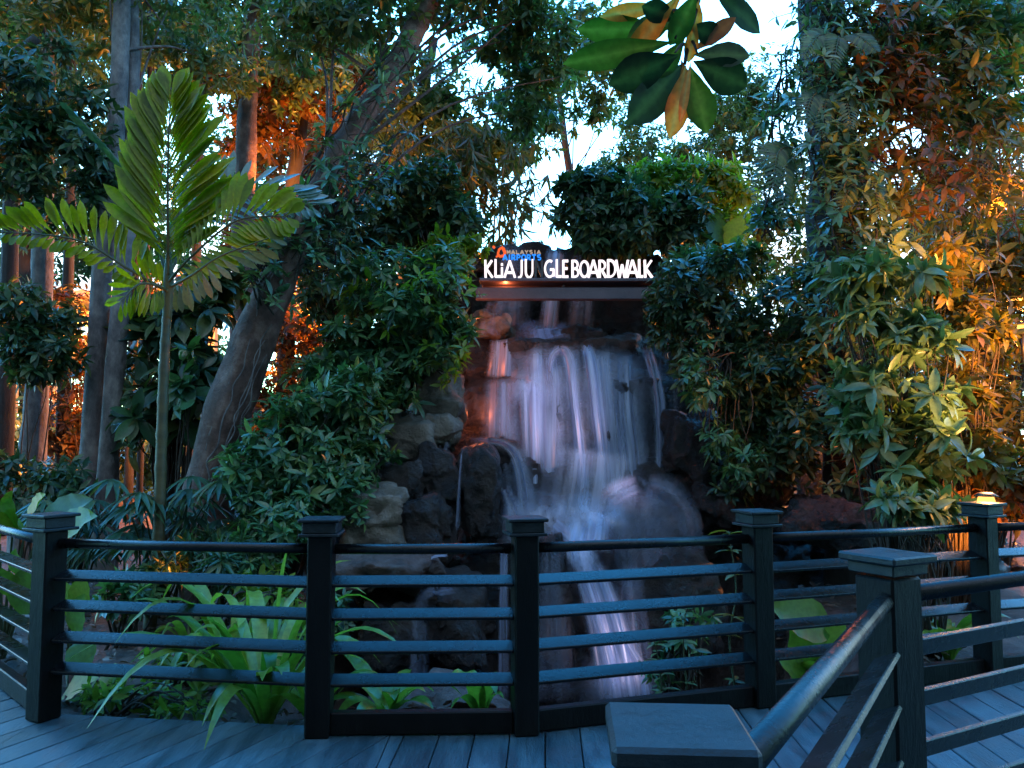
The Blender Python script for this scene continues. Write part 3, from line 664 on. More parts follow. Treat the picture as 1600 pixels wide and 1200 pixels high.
# ------------------------------------------------------------------ trees
def tree(name, label, cat, path, rad, blobs, n, k, L, lmat, bark='bark', tpl='mid', group=None, nseg=20, bump=.1, limbs=8, depth=.6, th=(.7, 1.4), grav=.35, lump=.4, extra_trunks=(), up=.4, leafparts=None, lr=.35):
    pp, rr = smoothpath(path, rad, 10); e = empty(name, tuple(pp[0])); tag(e, label, cat, group)
    m = MB(); m.tube(pp, rr, nseg, bump, int(rng.integers(99)))
    for pa, ra in extra_trunks:
        p2, r2 = smoothpath(pa, ra, 8); m.tube(p2, r2, nseg, bump, int(rng.integers(99)))
    m.build('trunk', M[bark], e, True)
    if blobs:
        p, D = blobpts(blobs, n, depth, lump, up, int(rng.integers(999)))
        leafmesh('crown', [scatter(tpl, *whorls(p, D, k, L, th, grav))], M[lmat], e)
        m = MB()
        for i in range(limbs // 2):
            s = pp[int(len(pp) * random.uniform(.45, .95))]; t = p[int(rng.integers(len(p)))]
            mid = s * .5 + t * .5 + np.array([0, 0, .12 * np.linalg.norm(t - s)]) + rng.normal(0, .1, 3)
            r1 = rr[-1] * .16 + .008
            q, r2 = smoothpath([s, mid, t], [r1, r1 * .6, r1 * .2], 6); m.tube(q, r2, 6, cap=False)
        m.build('limb', M[bark], e, True)
    return e
def gp(px, d, dx=0):
    x = (px - 800) / F * d + dx; return np.array([x, d, float(ground_z(x, d)) - .05])
# far wall of trees closing the view, sky between them
farspec = [  # px, d, crown blobs (px,py,rx,ry), label, mat
    (-120, 19, [(-100, 150, 200, 260), (-40, 420, 160, 160), (-60, 650, 160, 140)], 'tall dark tree closing the far left edge of the wood', 'lf_canopy'),
    (60, 17, [(60, 60, 170, 170), (90, 330, 110, 130), (40, 560, 110, 70)], 'dark broad crowned tree behind the left grey trunks', 'lf_dark'),
    (230, 20, [(250, 60, 170, 110), (230, 300, 110, 150), (250, 560, 120, 70)], 'far tree with sky specks behind the young palm crown', 'lf_canopy'),
    (350, 22, [(400, 200, 130, 170), (330, 400, 110, 130), (370, 620, 120, 80)], 'far leafy tree between palm and leaning trunk', 'lf_canopy'),
    (500, 18, [(520, 160, 110, 150), (480, 330, 110, 110)], 'rust tinged tree behind the leaning trunk', 'lf_rust'),
    (480, 20, [(480, 480, 110, 90), (560, 380, 120, 110), (600, 620, 160, 100)], 'low far tree behind the left bank', 'lf_canopy'),
    (1010, 21, [(1010, 230, 44, 60), (1040, 340, 90, 40), (985, 190, 34, 40), (960, 260, 26, 40)], 'slim pale far tree rising through the bright gap', 'lf_canopy'),
    (1130, 19, [(1140, 220, 70, 80), (1120, 330, 90, 60), (1170, 140, 50, 60), (1090, 260, 50, 50)], 'pale feathery far tree right of the bright gap', 'lf_canopy'),
    (1240, 20, [(1300, 320, 150, 110), (1300, 520, 200, 150)], 'tree behind the vine clad trunk', 'lf_olive'),
    (1460, 18, [(1450, 60, 110, 100), (1480, 330, 140, 80), (1440, 500, 160, 120)], 'yellowing tree at the back right', 'lf_olive'),
    (1640, 17, [(1660, 60, 130, 120), (1650, 350, 110, 90), (1640, 520, 130, 140)], 'orange lit tree at the far right edge', 'lf_rust'),
]
for px, d, bl, lb, mt in farspec:
    s = d / F; top = min(b[1] for b in bl)
    g0 = gp(px, d); t = P(bl[0][0], bl[0][1], d)
    pale = 'pale' in lb
    n = int(sum(b[2] * b[3] for b in bl) * (.062 if px > 420 else .034)) if not pale else int(sum(b[2] * b[3] for b in bl) * .14)
    tree('background_tree', lb, 'tree', [g0, g0 * .5 + t * .5 + rng.normal(0, .15, 3), t], [.2 if not pale else .08, .15 if not pale else .06, .06], [blob(b[0], b[1], d, b[2], b[3]) for b in bl], n, 5, .24 if not pale else .17, mt, 'bark' if pale else 'bark_dark', 'far', 'trees closing the view behind the garden', nseg=10, limbs=10, lump=.6)
for i, (x, y) in enumerate([(-7, -4.5), (-2.2, -5.5), (2.6, -5.2), (7.2, -4.2), (-10.5, .5), (10, 1.0)]):  # unseen trees added to keep sky light off the timber facing the camera
    c = [(np.array([x, y, 2.2]), np.array([2.6, 1.5, 2.6])), (np.array([x + .5, y - .3, 5.2]), np.array([2.8, 1.8, 2.2]))]
    tree('light_blocker_tree', ['added light blocking tree behind the viewer at far left', 'added light blocking tree behind the viewer left of centre', 'added light blocking tree behind the viewer right of centre', 'added light blocking tree behind the viewer at far right', 'added light blocking tree beside the deck on the left', 'added light blocking tree beside the deck on the right'][i], 'tree', [np.array([x, y, -.6]), np.array([x, y, 2.]), np.array([x + .3, y, 5.])], [.25, .2, .1], c, 900, 5, .42, 'lf_dark', 'bark_dark', 'far', 'added light blocking trees around the deck', nseg=10, limbs=8, lump=.3)
# undergrowth far mass
for i, (px, d, w) in enumerate([(60, 15.5, 200), (330, 16, 170), (640, 15, 220), (1000, 15, 260), (1330, 14.5, 220), (1600, 14, 180)]):
    shrub(['far hedge behind the grey trunks', 'far hedge behind the leaning trunk foot', 'far hedge behind the left rocks', 'far hedge hidden behind the waterfall crest', 'far hedge behind the right vines', 'far hedge at the right edge'][i], 'hedge', [blob(px, 700, d, w, 130 if i > 1 else 75)], int(w * 7), 5, .2, 'lf_dark' if i < 4 else 'lf_olive', 'far', group='hedges far behind the planting', name='hedge')
# grey trunks on the left
tree('tall_tree', 'tall dark grey trunk nearest the left edge', 'tree', [gp(48, 9.5), P(58, 600, 9.5), P(68, 330, 9.5), P(72, 60, 9.5), P(72, -250, 9.5)], [.2, .13, .115, .1, .09], [blob(40, 60, 9.3, 150, 110), blob(0, 200, 9, 130, 90), blob(110, 190, 9.2, 100, 70), blob(60, -60, 9.3, 200, 90)], 1100, 6, .14, 'lf_canopy', 'bark', 'mid', 'tall grey trunked trees', limbs=16)
tree('tall_tree', 'twin stemmed pale grey trunk left of the young palm', 'tree', [gp(140, 8.6), P(143, 700, 8.6), P(160, 420, 8.6), P(185, 150, 8.6), P(195, -200, 8.6)], [.17, .11, .1, .09, .08], [blob(270, 20, 9, 150, 70), blob(180, -70, 9, 150, 80), blob(330, 100, 9.6, 90, 60)], 800, 6, .13, 'lf_canopy', 'bark', 'mid', 'tall grey trunked trees', limbs=14,
     extra_trunks=[([gp(172, 8.5) , P(170, 700, 8.45), P(192, 430, 8.45), P(205, 250, 8.7), P(208, -100, 8.8)], [.15, .1, .09, .08, .07])])
tree('tall_tree', 'slender trunk pale above and reddish below with ivy behind the palm', 'tree', [gp(372, 10.5), P(378, 500, 10.5), P(384, 240, 10.5), P(392, 80, 10.5), P(400, -200, 10.5)], [.17, .15, .13, .12, .1], [blob(420, 40, 10.5, 140, 70), blob(480, 110, 10.5, 90, 60), blob(380, -60, 10.5, 170, 80)], 900, 6, .13, 'lf_canopy', 'bark_red', 'mid', 'tall grey trunked trees', limbs=14)
for i, (px, d, r) in enumerate([(8, 11, .13), (100, 12.5, .1), (205, 12, .07), (222, 11.5, .05), (300, 13, .09), (1015, 14, .07)][:5]):
    tree('slim_tree', ['slim dark trunk at the very left edge', 'slim dark trunk between the tall grey trunks', 'thin pole like trunk behind the twin trunk', 'thinnest pole trunk beside the palm stem', 'slim far trunk behind the broadleaf plant'][i], 'tree', [gp(px, d), P(px + 4, 500, d), P(px + 12, 200, d), P(px + 10, -60, d)], [r, r * .9, r * .75, r * .6], [blob(px + 20, 40, d, 70, 60)], 120, 5, .2, 'lf_canopy', 'bark_dark', 'far', 'slim trunks among the left trees', nseg=10)
# leaning trunk
lt = tree('leaning_tree', 'thick brown trunk leaning right across the picture with ivy on its upper half', 'tree', [gp(318, 7.6), P(335, 720, 7.6), P(388, 560, 7.6), P(430, 450, 7.6), P(492, 320, 7.7), P(548, 210, 7.8), P(625, 90, 7.9), P(700, -60, 8.0)], [.28, .22, .2, .175, .135, .12, .11, .1],
     [blob(560, 20, 8, 130, 60), blob(470, 50, 8.4, 120, 60), blob(650, -30, 8, 160, 60), blob(780, 20, 8.6, 95, 55), blob(860, 80, 8.8, 80, 70), blob(820, 150, 9, 70, 55)], 1500, 6, .13, 'lf_canopy', 'bark_red', 'mid', limbs=22, bump=.09)
re_ = empty('aerial_root', tuple(P(330, 760, 7.3))); tag(re_, 'pale thin climbing roots clinging to the leaning trunk', 'climbing plant'); mb = MB()
for j in range(9):
    dx = random.uniform(-26, 26); y0 = random.uniform(560, 800); q_ = [P(np.interp(yy, [210, 320, 450, 560, 720, 830], [548, 492, 430, 388, 335, 318]) + dx + random.uniform(-5, 5), yy, 7.6 - math.sqrt(max(.2 ** 2 - (dx * 7.6 / F) ** 2, .0009)) * np.interp(yy, [300, 450, 700], [.75, .95, 1.15]) - .012) for yy in np.arange(y0, y0 - random.uniform(160, 330), -24)]
    pp_, rr_ = smoothpath(q_, np.linspace(.009, .004, len(q_)), 4); mb.tube(pp_, rr_, 6)
mb.build('root', M['bark'], re_, True)
# ivy on leaning trunk
def vine_on(label, path, n, L, mat, k=6, spread=.35, name='climbing_plant', tpl='mid', seedn=1, r0=.01):
    pp, _ = smoothpath([P(*q) for q in path], [1] * len(path), 10)
    e = empty(name, tuple(pp[0])); tag(e, label, 'climbing plant')
    i = rng.integers(0, len(pp), n); off = nrm(rng.normal(size=(n, 3))) * (spread * rng.uniform(.55, 1.1, (n, 1))); off[:, 1] = -abs(off[:, 1]) * .9
    p = pp[i] + off; D = nrm(off + np.array([0, -.2, .3]) + rng.normal(0, .2, (n, 3)))
    leafmesh('foliage', [scatter(tpl, *whorls(p, D, k, L, (.8, 1.4), .35))], M[mat], e)
    m = MB()
    for j in range(6):
        q = pp + rng.normal(0, .04, pp.shape) + nrm(rng.normal(size=3)) * spread * .6 * np.array([1, .6, 1]); q, _r = smoothpath(q[::3], [1] * len(q[::3]), 3)
        m.tube(q, np.full(len(q), r0), 5)
    for a_ in range(0, n, 2): m.tube([pp[i[a_]], p[a_]], [r0 * .6, r0 * .3], 4, cap=False)
    m.build('stem', M['twig'], e, True); return e
vine_on('teal ivy wrapped round the dark upper leaning trunk', [(440, 440, 7.5), (495, 310, 7.55), (550, 200, 7.6), (630, 80, 7.7)], 90, .14, 'lf_teal', spread=.32)
vine_on('pale sprig of leaves hanging on the leaning trunk at palm height', [(395, 385, 7.3), (405, 430, 7.3), (415, 470, 7.3)], 16, .14, 'lf_pale', spread=.2)
vine_on('leafy climber massed along the underside of the leaning trunk', [(520, 420, 7.8), (500, 360, 7.8), (560, 300, 8), (600, 220, 8.2)], 150, .13, 'lf_dark', spread=.4)
# canopy fillers as trees of their own on the left and centre
tree('canopy_tree', 'dark leaning canopy tree filling the upper left corner', 'tree', [gp(-90, 8.3), P(-80, 400, 8.3), P(-20, 150, 8.3), P(60, 60, 8.3)], [.16, .13, .1, .06], [blob(40, 250, 8.2, 90, 60), blob(100, 330, 8.4, 60, 40), blob(120, 210, 8.2, 70, 70), blob(30, 120, 8, 90, 70), blob(170, 280, 8.6, 50, 50)], 1000, 6, .13, 'lf_dark', 'bark_dark', 'mid', 'canopy trees', limbs=14, depth=.8)
tree('canopy_tree', 'rust leaved canopy tree above the leaning trunk', 'tree', [gp(450, 11.5), P(450, 400, 11.5), P(470, 200, 11.5), P(480, 80, 11.5)], [.14, .12, .1, .05], [blob(470, 150, 11.3, 100, 55), blob(540, 110, 11.3, 70, 50), blob(420, 110, 11.3, 60, 50), blob(400, 200, 11.3, 60, 40), blob(330, 110, 11.3, 60, 40)], 900, 5, .17, 'lf_rust', 'bark_dark', 'mid', 'canopy trees', limbs=14, depth=.8)
tree('canopy_tree', 'green canopy tree behind the bamboo left of the bright gap', 'tree', [gp(620, 12.5), P(640, 300, 12.5), P(660, 150, 12.5), P(680, 60, 12.5)], [.14, .12, .1, .05], [blob(690, 150, 12.4, 100, 60), blob(620, 200, 12.4, 80, 60), blob(720, 230, 12.4, 90, 60), blob(800, 200, 12.4, 70, 60), blob(560, 130, 12.5, 60, 50)], 1500, 5, .17, 'lf_canopy', 'bark_dark', 'mid', 'canopy trees', limbs=16, depth=.8)
tree('canopy_tree', 'thin leaved canopy tree hanging over the bright gap', 'tree', [gp(900, 14), P(905, 420, 14), P(880, 200, 14), P(860, 40, 14)], [.09, .07, .06, .04], [blob(800, 60, 12, 80, 50), blob(870, 110, 12, 80, 60), blob(900, 30, 12, 90, 40), blob(930, 150, 12.4, 50, 40), blob(860, 200, 12.4, 40, 40), blob(980, 110, 12.4, 40, 50)], 1100, 5, .14, 'lf_canopy', 'bark_dark', 'mid', 'canopy trees', limbs=16, depth=.9)
# bamboo clumps: arching culms with drooping tufts
def bamboo(label, base, tips, n, L, mat, cols='stem', group=None, d0=11):
    b0 = np.array(base); e = empty('bamboo_clump', tuple(b0)); tag(e, label, 'bamboo', group); m = MB(); pos = []; Dd = []
    for (px, py, d) in tips:
        t = P(px, py, d); st = b0 + rng.normal(0, .12, 3) * np.array([1, 1, 0]); top = st * .45 + t * .55; top[2] = max(t[2] + .5, top[2] + 1.)
        q, r = smoothpath([st, st * .75 + t * .25 + np.array([0, 0, (top[2] - st[2]) * .45]), top, t], [.022, .02, .012, .004], 10); m.tube(q, r, 6)
        for j in range(n):
            s = int(len(q) * random.uniform(.45, 1) - 1); pos.append(q[s] + rng.normal(0, .16, 3)); Dd.append(np.array([rng.normal(0, .4), rng.normal(0, .4), -.5]))
    m.build('culm', M[cols], e, True)
    p = np.array(pos); D = np.array(Dd)
    leafmesh('foliage', [scatter('thin', *whorls(p, D, 7, L, (.3, 1.1), .5, -.2), wsc=np.full(len(p) * 7, 1.1))], M[mat], e)
bamboo('brownish bamboo drooping beside the bright gap', gp(640, 11.5), [(560 + 30 * i + random.uniform(-10, 10), random.uniform(250, 350), 11 + random.uniform(-.5, .5)) for i in range(10)] + [(770, 330, 11), (800, 300, 11), (760, 260, 11.2), (820, 250, 11), (700, 290, 11)], 34, .26, 'lf_bamboo')
bamboo('sparse bamboo leaning into the bright gap from below', gp(770, 12), [(800, 300, 10.8), (835, 330, 10.8), (820, 370, 10.6), (780, 370, 10.5), (850, 350, 10.8)], 16, .24, 'lf_bamboo')
bamboo('yellow leaved bamboo at the right edge', gp(1500, 9.5), [(1480 + 22 * i, random.uniform(250, 480), 9 + random.uniform(-.4, .4)) for i in range(9)] + [(1440, 420, 9), (1420, 360, 9)], 34, .22, 'lf_olive')
# right vine clad trunk
tree('vine_clad_tree', 'dark upright trunk on the right smothered in ferns and vines', 'tree', [gp(1345, 7.9), P(1335, 650, 7.9), P(1310, 450, 7.9), P(1300, 250, 7.9), P(1285, 60, 7.9), P(1280, -150, 7.9)], [.36, .3, .27, .24, .22, .2],
     [blob(1420, 40, 7.8, 120, 60), blob(1500, 110, 7.8, 100, 70), blob(1380, 120, 7.7, 70, 50), blob(1560, 30, 7.8, 100, 60), blob(1560, 190, 8, 70, 50)], 900, 6, .14, 'lf_canopy', 'bark_dark', 'mid', limbs=18, bump=.12, depth=.8)
vine_on('olive leaved vine high on the right trunk', [(1330, 60, 7.7), (1350, 160, 7.6), (1370, 260, 7.5), (1400, 340, 7.5)], 110, .15, 'lf_olive', spread=.42)
vine_on('teal leaved vine hanging from the side of the right trunk', [(1230, 90, 7.7), (1225, 180, 7.6), (1215, 280, 7.5), (1205, 350, 7.5)], 90, .14, 'lf_teal', spread=.26)
vine_on('pale whorled climber on the middle of the right trunk', [(1290, 250, 7.4), (1320, 320, 7.3), (1350, 380, 7.3), (1330, 440, 7.3)], 70, .17, 'lf_pale', spread=.4, tpl='near')
vine_on('dark creeping vine over the right trunk foot', [(1300, 480, 7.5), (1320, 580, 7.5), (1335, 680, 7.4), (1340, 760, 7.4)], 110, .14, 'lf_dark', spread=.42)
# shrubs
vine_on('dense leafy vine smothering the top of the right trunk', [(1290, -40, 7.5), (1290, 40, 7.5), (1300, 120, 7.5), (1310, 210, 7.4)], 170, .14, 'lf_teal', spread=.5)
vine_on('orange tinted vine spilling right from the trunk top', [(1340, 20, 7.6), (1380, 110, 7.5), (1420, 200, 7.5), (1440, 300, 7.5)], 170, .15, 'lf_rust', spread=.5)
vine_on('yellowing creeper hanging between trunk and right edge', [(1450, 60, 7.6), (1500, 160, 7.6), (1530, 260, 7.7), (1540, 360, 7.8)], 190, .15, 'lf_olive', spread=.6)
shrub('mid green bush heaped on the left bank below the rocks', 'shrub', [blob(450, 690, 7.1, 80, 80), blob(535, 630, 7.2, 72, 58), blob(395, 745, 6.9, 60, 60), blob(500, 745, 6.9, 66, 50), blob(440, 800, 6.7, 60, 40), blob(570, 680, 7.2, 34, 60)], 1150, 6, .125, 'lf_teal', root=gp(440, 7.2), nst=60)
shrub('glossy green bush draped over the cliff left of the sign', 'shrub', [blob(625, 500, 7.9, 95, 70), blob(680, 440, 8, 42, 52), blob(570, 570, 7.8, 80, 48), blob(600, 430, 8.1, 85, 50), blob(655, 550, 7.8, 60, 40), blob(700, 510, 7.9, 38, 40)], 1250, 6, .13, 'lf_teal', root=P(620, 640, 8.4), nst=60)
shrub('dark rounded bush above the left cliff', 'shrub', [blob(650, 320, 9.6, 100, 62), blob(715, 345, 9.5, 45, 50), blob(585, 355, 9.5, 80, 48)], 1200, 6, .14, 'lf_dark', 'mid', root=P(650, 430, 10), nst=40)
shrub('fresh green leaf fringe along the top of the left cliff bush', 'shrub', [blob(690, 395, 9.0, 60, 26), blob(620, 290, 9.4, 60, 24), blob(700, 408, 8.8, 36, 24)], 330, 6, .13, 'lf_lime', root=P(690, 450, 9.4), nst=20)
shrub('dark bushy shrub right of the bright gap above the sign', 'shrub', [blob(945, 320, 9.4, 80, 58), blob(1000, 350, 9.3, 75, 50), blob(1060, 345, 9.4, 50, 50), blob(930, 290, 9.4, 50, 36)], 1350, 7, .15, 'lf_dark', 'thin' and 'mid', root=P(980, 430, 9.8), nst=40)
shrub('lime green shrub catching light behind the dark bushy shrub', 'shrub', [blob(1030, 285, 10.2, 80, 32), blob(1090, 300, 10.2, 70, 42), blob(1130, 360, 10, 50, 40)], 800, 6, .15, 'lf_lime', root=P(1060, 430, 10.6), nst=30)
shrub('dense dark vine curtain right of the waterfall', 'shrub', [blob(1085, 440, 8.1, 62, 55), blob(1130, 500, 8, 70, 55), blob(1190, 570, 7.9, 62, 70), blob(1240, 480, 8, 62, 70), blob(1235, 660, 7.8, 70, 70), blob(1160, 640, 7.9, 45, 60), blob(1200, 730, 7.7, 80, 45), blob(1060, 480, 8.1, 40, 34)], 1900, 6, .125, 'lf_dark', root=P(1180, 740, 8.4), nst=70)
shrub('fresh leafed shrub overhanging the right end of the sign', 'shrub', [blob(1085, 420, 8.6, 34, 28), blob(1110, 425, 8.4, 60, 34), blob(1160, 420, 8.4, 50, 30)], 420, 6, .12, 'lf_teal', root=P(1110, 480, 8.8), nst=20)
shrub('hanging green vine tips beside the right edge of the falls', 'shrub', [blob(1110, 600, 7.6, 40, 30), blob(1120, 680, 7.5, 36, 30), blob(1100, 560, 7.7, 24, 30), blob(1160, 720, 7.4, 46, 24)], 150, 6, .11, 'lf_teal', root=P(1130, 560, 8), nst=24, grav=.5)
shrub('pale whorled leaf shrub glowing in lamp light on the right', 'shrub', [blob(1375, 430, 6.5, 70, 34), blob(1350, 500, 6.4, 60, 28), blob(1440, 520, 6.3, 66, 36), blob(1365, 590, 6.3, 60, 36), blob(1450, 620, 6.3, 60, 44), blob(1390, 680, 6.2, 60, 32), blob(1470, 700, 6.2, 48, 34), blob(1425, 750, 6.1, 66, 36), blob(1330, 640, 6.5, 30, 60), blob(1340, 440, 6.7, 40, 60)], 430, 7, .165, 'lf_pale', 'near', root=gp(1400, 6.5), nst=90, r0=.014, depth=.85, lump=.7)
shrub('small pale whorled shrub below the glowing one by the railing', 'shrub', [blob(1440, 790, 5.9, 70, 22)], 46, 7, .16, 'lf_pale', 'near', root=gp(1435, 6.0), nst=30)
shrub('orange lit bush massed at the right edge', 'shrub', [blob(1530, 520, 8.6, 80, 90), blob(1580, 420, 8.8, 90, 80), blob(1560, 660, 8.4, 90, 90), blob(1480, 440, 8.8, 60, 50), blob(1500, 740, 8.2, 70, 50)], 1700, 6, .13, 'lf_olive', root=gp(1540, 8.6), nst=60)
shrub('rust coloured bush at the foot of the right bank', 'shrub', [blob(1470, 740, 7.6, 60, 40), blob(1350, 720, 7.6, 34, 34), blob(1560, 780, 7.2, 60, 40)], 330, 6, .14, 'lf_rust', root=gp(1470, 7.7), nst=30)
shrub('dark glossy broadleaf shrub behind the palm stem', 'shrub', [blob(290, 600, 8.6, 60, 60), blob(300, 500, 8.7, 60, 60), blob(230, 650, 8.5, 44, 60), blob(225, 540, 8.8, 36, 60), blob(330, 440, 8.8, 50, 30)], 150, 7, .3, 'lf_dark', 'broad', root=gp(270, 8.7), nst=50, r0=.015)
shrub('blue green whorled seedling tree behind the palm stem', 'shrub', [blob(292, 595, 8.0, 22, 22), blob(300, 545, 8.0, 14, 14)], 7, 9, .3, 'lf_teal', 'broad', root=gp(292, 8.1), nst=7)
shrub('dark low shrub at the foot of the grey trunks', 'shrub', [blob(60, 760, 8, 90, 50), blob(60, 560, 8.2, 55, 46), blob(30, 480, 8.2, 50, 40), blob(100, 500, 8.6, 30, 30)], 620, 6, .14, 'lf_dark', root=gp(50, 8.2), nst=6)
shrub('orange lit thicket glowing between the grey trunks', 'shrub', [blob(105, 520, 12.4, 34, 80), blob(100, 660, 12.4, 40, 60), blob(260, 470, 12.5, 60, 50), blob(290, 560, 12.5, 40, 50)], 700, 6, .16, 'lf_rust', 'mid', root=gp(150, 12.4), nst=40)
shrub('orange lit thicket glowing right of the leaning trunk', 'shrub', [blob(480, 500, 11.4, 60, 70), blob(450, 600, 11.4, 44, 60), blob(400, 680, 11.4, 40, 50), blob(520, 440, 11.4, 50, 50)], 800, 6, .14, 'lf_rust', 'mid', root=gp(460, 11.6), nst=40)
shrub('fine leaved dark bush behind the left end of the rocks', 'shrub', [blob(520, 460, 9.4, 60, 60), blob(520, 360, 9.2, 60, 50), blob(460, 400, 9.6, 40, 40)], 700, 6, .13, 'lf_dark', root=P(520, 560, 9.6), nst=30)
shrub('loose leafy spray joining the left bank bush to the cliff bush', 'shrub', [blob(500, 590, 7.6, 50, 40), blob(560, 540, 7.7, 60, 40), blob(600, 610, 7.6, 50, 34), blob(540, 660, 7.3, 60, 44)], 330, 6, .14, 'lf_teal', root=P(540, 700, 7.9), nst=30, depth=.8, lump=.6)
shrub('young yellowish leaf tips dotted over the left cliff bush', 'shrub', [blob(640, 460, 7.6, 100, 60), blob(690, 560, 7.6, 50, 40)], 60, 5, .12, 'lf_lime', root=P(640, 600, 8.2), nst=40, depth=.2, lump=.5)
shrub('creeping green plant over the rocks below the tan slab', 'shrub', [blob(560, 740, 7.0, 40, 50), blob(585, 700, 7.2, 36, 26), blob(540, 800, 6.8, 34, 30)], 190, 6, .11, 'lf_teal', root=P(560, 830, 7.0), nst=24, depth=.8)
shrub('drooping dark vine over the crest rocks right of the sign', 'shrub', [blob(1030, 470, 8.4, 26, 34), blob(1050, 520, 8.3, 30, 40), blob(1075, 570, 8.2, 26, 40)], 230, 6, .11, 'lf_dark', root=P(1060, 430, 8.7), nst=30, grav=.5)
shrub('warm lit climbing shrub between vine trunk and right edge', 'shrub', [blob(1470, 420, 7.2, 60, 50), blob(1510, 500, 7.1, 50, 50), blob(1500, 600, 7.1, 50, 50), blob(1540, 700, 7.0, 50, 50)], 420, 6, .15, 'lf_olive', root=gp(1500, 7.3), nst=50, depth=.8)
shrub('dim fern like ground shrub left of the tall pool rocks', 'shrub', [blob(520, 960, 6.0, 40, 26), blob(470, 1000, 5.6, 40, 24)], 120, 6, .09, 'lf_dark', root=gp(500, 5.9), nst=20)
shrub('low leafy ground plant in front of the palm foot', 'shrub', [blob(190, 930, 6.2, 50, 26), blob(240, 900, 6.4, 50, 20)], 110, 6, .12, 'lf_teal', root=gp(210, 6.3), nst=20, depth=.9)
shrub('dark ferny plant low behind the left railing bay', 'shrub', [blob(350, 880, 6.2, 50, 40), blob(300, 860, 6.5, 50, 30)], 200, 7, .15, 'lf_dark', 'thin', root=gp(330, 6.4), nst=20, depth=.9)
shrub('low pale leafed plant at the deck edge by the left post', 'shrub', [blob(170, 1085, 4.75, 44, 14), blob(290, 1105, 4.65, 50, 10)], 46, 5, .09, 'lf_strap', root=gp(180, 4.8), nst=20, depth=.9)
vine_on('pale small leaved climber covering the front of the right trunk', [(1290, 120, 7.25), (1300, 220, 7.2), (1310, 320, 7.15), (1325, 430, 7.1), (1330, 520, 7.1)], 190, .13, 'lf_pale', spread=.42)
# palmate lady palms
def ladypalm(label, base, tips, L=.32, mat='lf_dark'):
    e = empty('lady_palm', tuple(base)); tag(e, label, 'palm'); b0 = np.array(base); A = []; Nn = []; ps = []; LL = []; m = MB()
    for t in tips:
        t = P(*t); st = b0 + rng.normal(0, .08, 3) * np.array([1, 1, 0]); dr = nrm(t - st + np.array([0, 0, -.25])); 
        q, r = smoothpath([st, st * .5 + t * .5 + np.array([0, 0, .15]), t], [.012, .009, .005], 5); m.tube(q, r, 5)
        out = nrm(np.array([dr[0] * 1.2, -.6 + dr[1], .1])); sd = nrm(np.cross(out, [0, 0, 1.])); up = np.cross(sd, out)
        for k in range(9):
            an = (k - 4) * .36; A.append(out * math.cos(an) + sd * math.sin(an) + np.array([0, 0, -.2 - .1 * abs(k - 4) * .3])); Nn.append(up + rng.normal(0, .12, 3)); ps.append(t); LL.append(L * random.uniform(.85, 1.1))
    m.build('stem', M['stem'], e, True)
    leafmesh('frond', [scatter(leaf_tpl(4, .075, .02, .35, .4), np.array(A), np.array(Nn), np.array(ps), np.array(LL))], M[mat], e)
ladypalm('dark fan leaved lady palm at the foot of the leaning trunk', gp(255, 6.9), [(random.uniform(175, 350), random.uniform(740, 850), random.uniform(6.5, 7.1)) for _ in range(30)])
ladypalm('dark fan leaved lady palm behind the left railing post', gp(110, 7.2), [(random.uniform(60, 190), random.uniform(780, 880), random.uniform(6.8, 7.3)) for _ in range(16)], .28)
# ferns on the right trunk
def fern(label, fr, group='ferns on the vine clad trunk', mat='lf_dark'):
    e = None
    for k_, (a, b, c) in enumerate(fr):
        q, _ = smoothpath([P(*a), P(*b), P(*c)], [1, 1, 1], 12)
        if e is None: e = empty('fern', tuple(q[0])); tag(e, label, 'fern', group)
        m = MB(); m.tube(q, np.linspace(.008, .002, len(q)), 5); T = nrm(np.gradient(q, axis=0)); sd = nrm(np.cross(T, np.array([0, -1., .2])))
        n = len(q); t = np.linspace(0, 1, n); Ls = .125 * np.sin(np.pi * np.clip(t * .85 + .12, 0, 1)) ** .8 + .01
        A = []; Nn = []; ps = []; LL = []
        for i in range(1, n):
            for s in (-1, 1): A.append(sd[i] * s + T[i] * .45 + np.array([0, 0, -.15])); Nn.append(np.array([0, -1, .3]) + rng.normal(0, .1, 3)); ps.append(q[i]); LL.append(Ls[i])
        fo = leafmesh('frond', [scatter(leaf_tpl(2, .12, .01, .15, .35), np.array(A), np.array(Nn), np.array(ps), np.array(LL))], M[mat], e)
        m.build('midrib', M['stem'], fo, True)
fern('blue green fern low on the left of the right trunk', [((1235, 230, 7.4), (1200, 240, 7.2), (1180, 320, 7.1)), ((1235, 230, 7.4), (1215, 240, 7.1), (1205, 310, 7.0)), ((1235, 235, 7.4), (1225, 270, 7.1), (1225, 340, 7.0))])
fern('blue green fern in the middle of the right trunk', [((1300, 140, 7.3), (1270, 150, 7.0), (1255, 200, 6.9)), ((1300, 140, 7.3), (1290, 160, 7.0), (1285, 215, 6.9)), ((1300, 140, 7.3), (1320, 150, 7.0), (1330, 200, 6.9))])
fern('blue green fern high on the right trunk', [((1310, 60, 7.3), (1280, 55, 7.0), (1255, 90, 6.9)), ((1310, 60, 7.3), (1340, 55, 7.0), (1370, 80, 6.9)), ((1310, 60, 7.3), (1310, 60, 7.0), (1300, 110, 6.9))])
fern('grey green fern above the pale whorled climber', [((1350, 300, 7.2), (1330, 290, 7.0), (1310, 340, 6.9)), ((1350, 300, 7.2), (1365, 290, 7.0), (1375, 340, 6.9))])
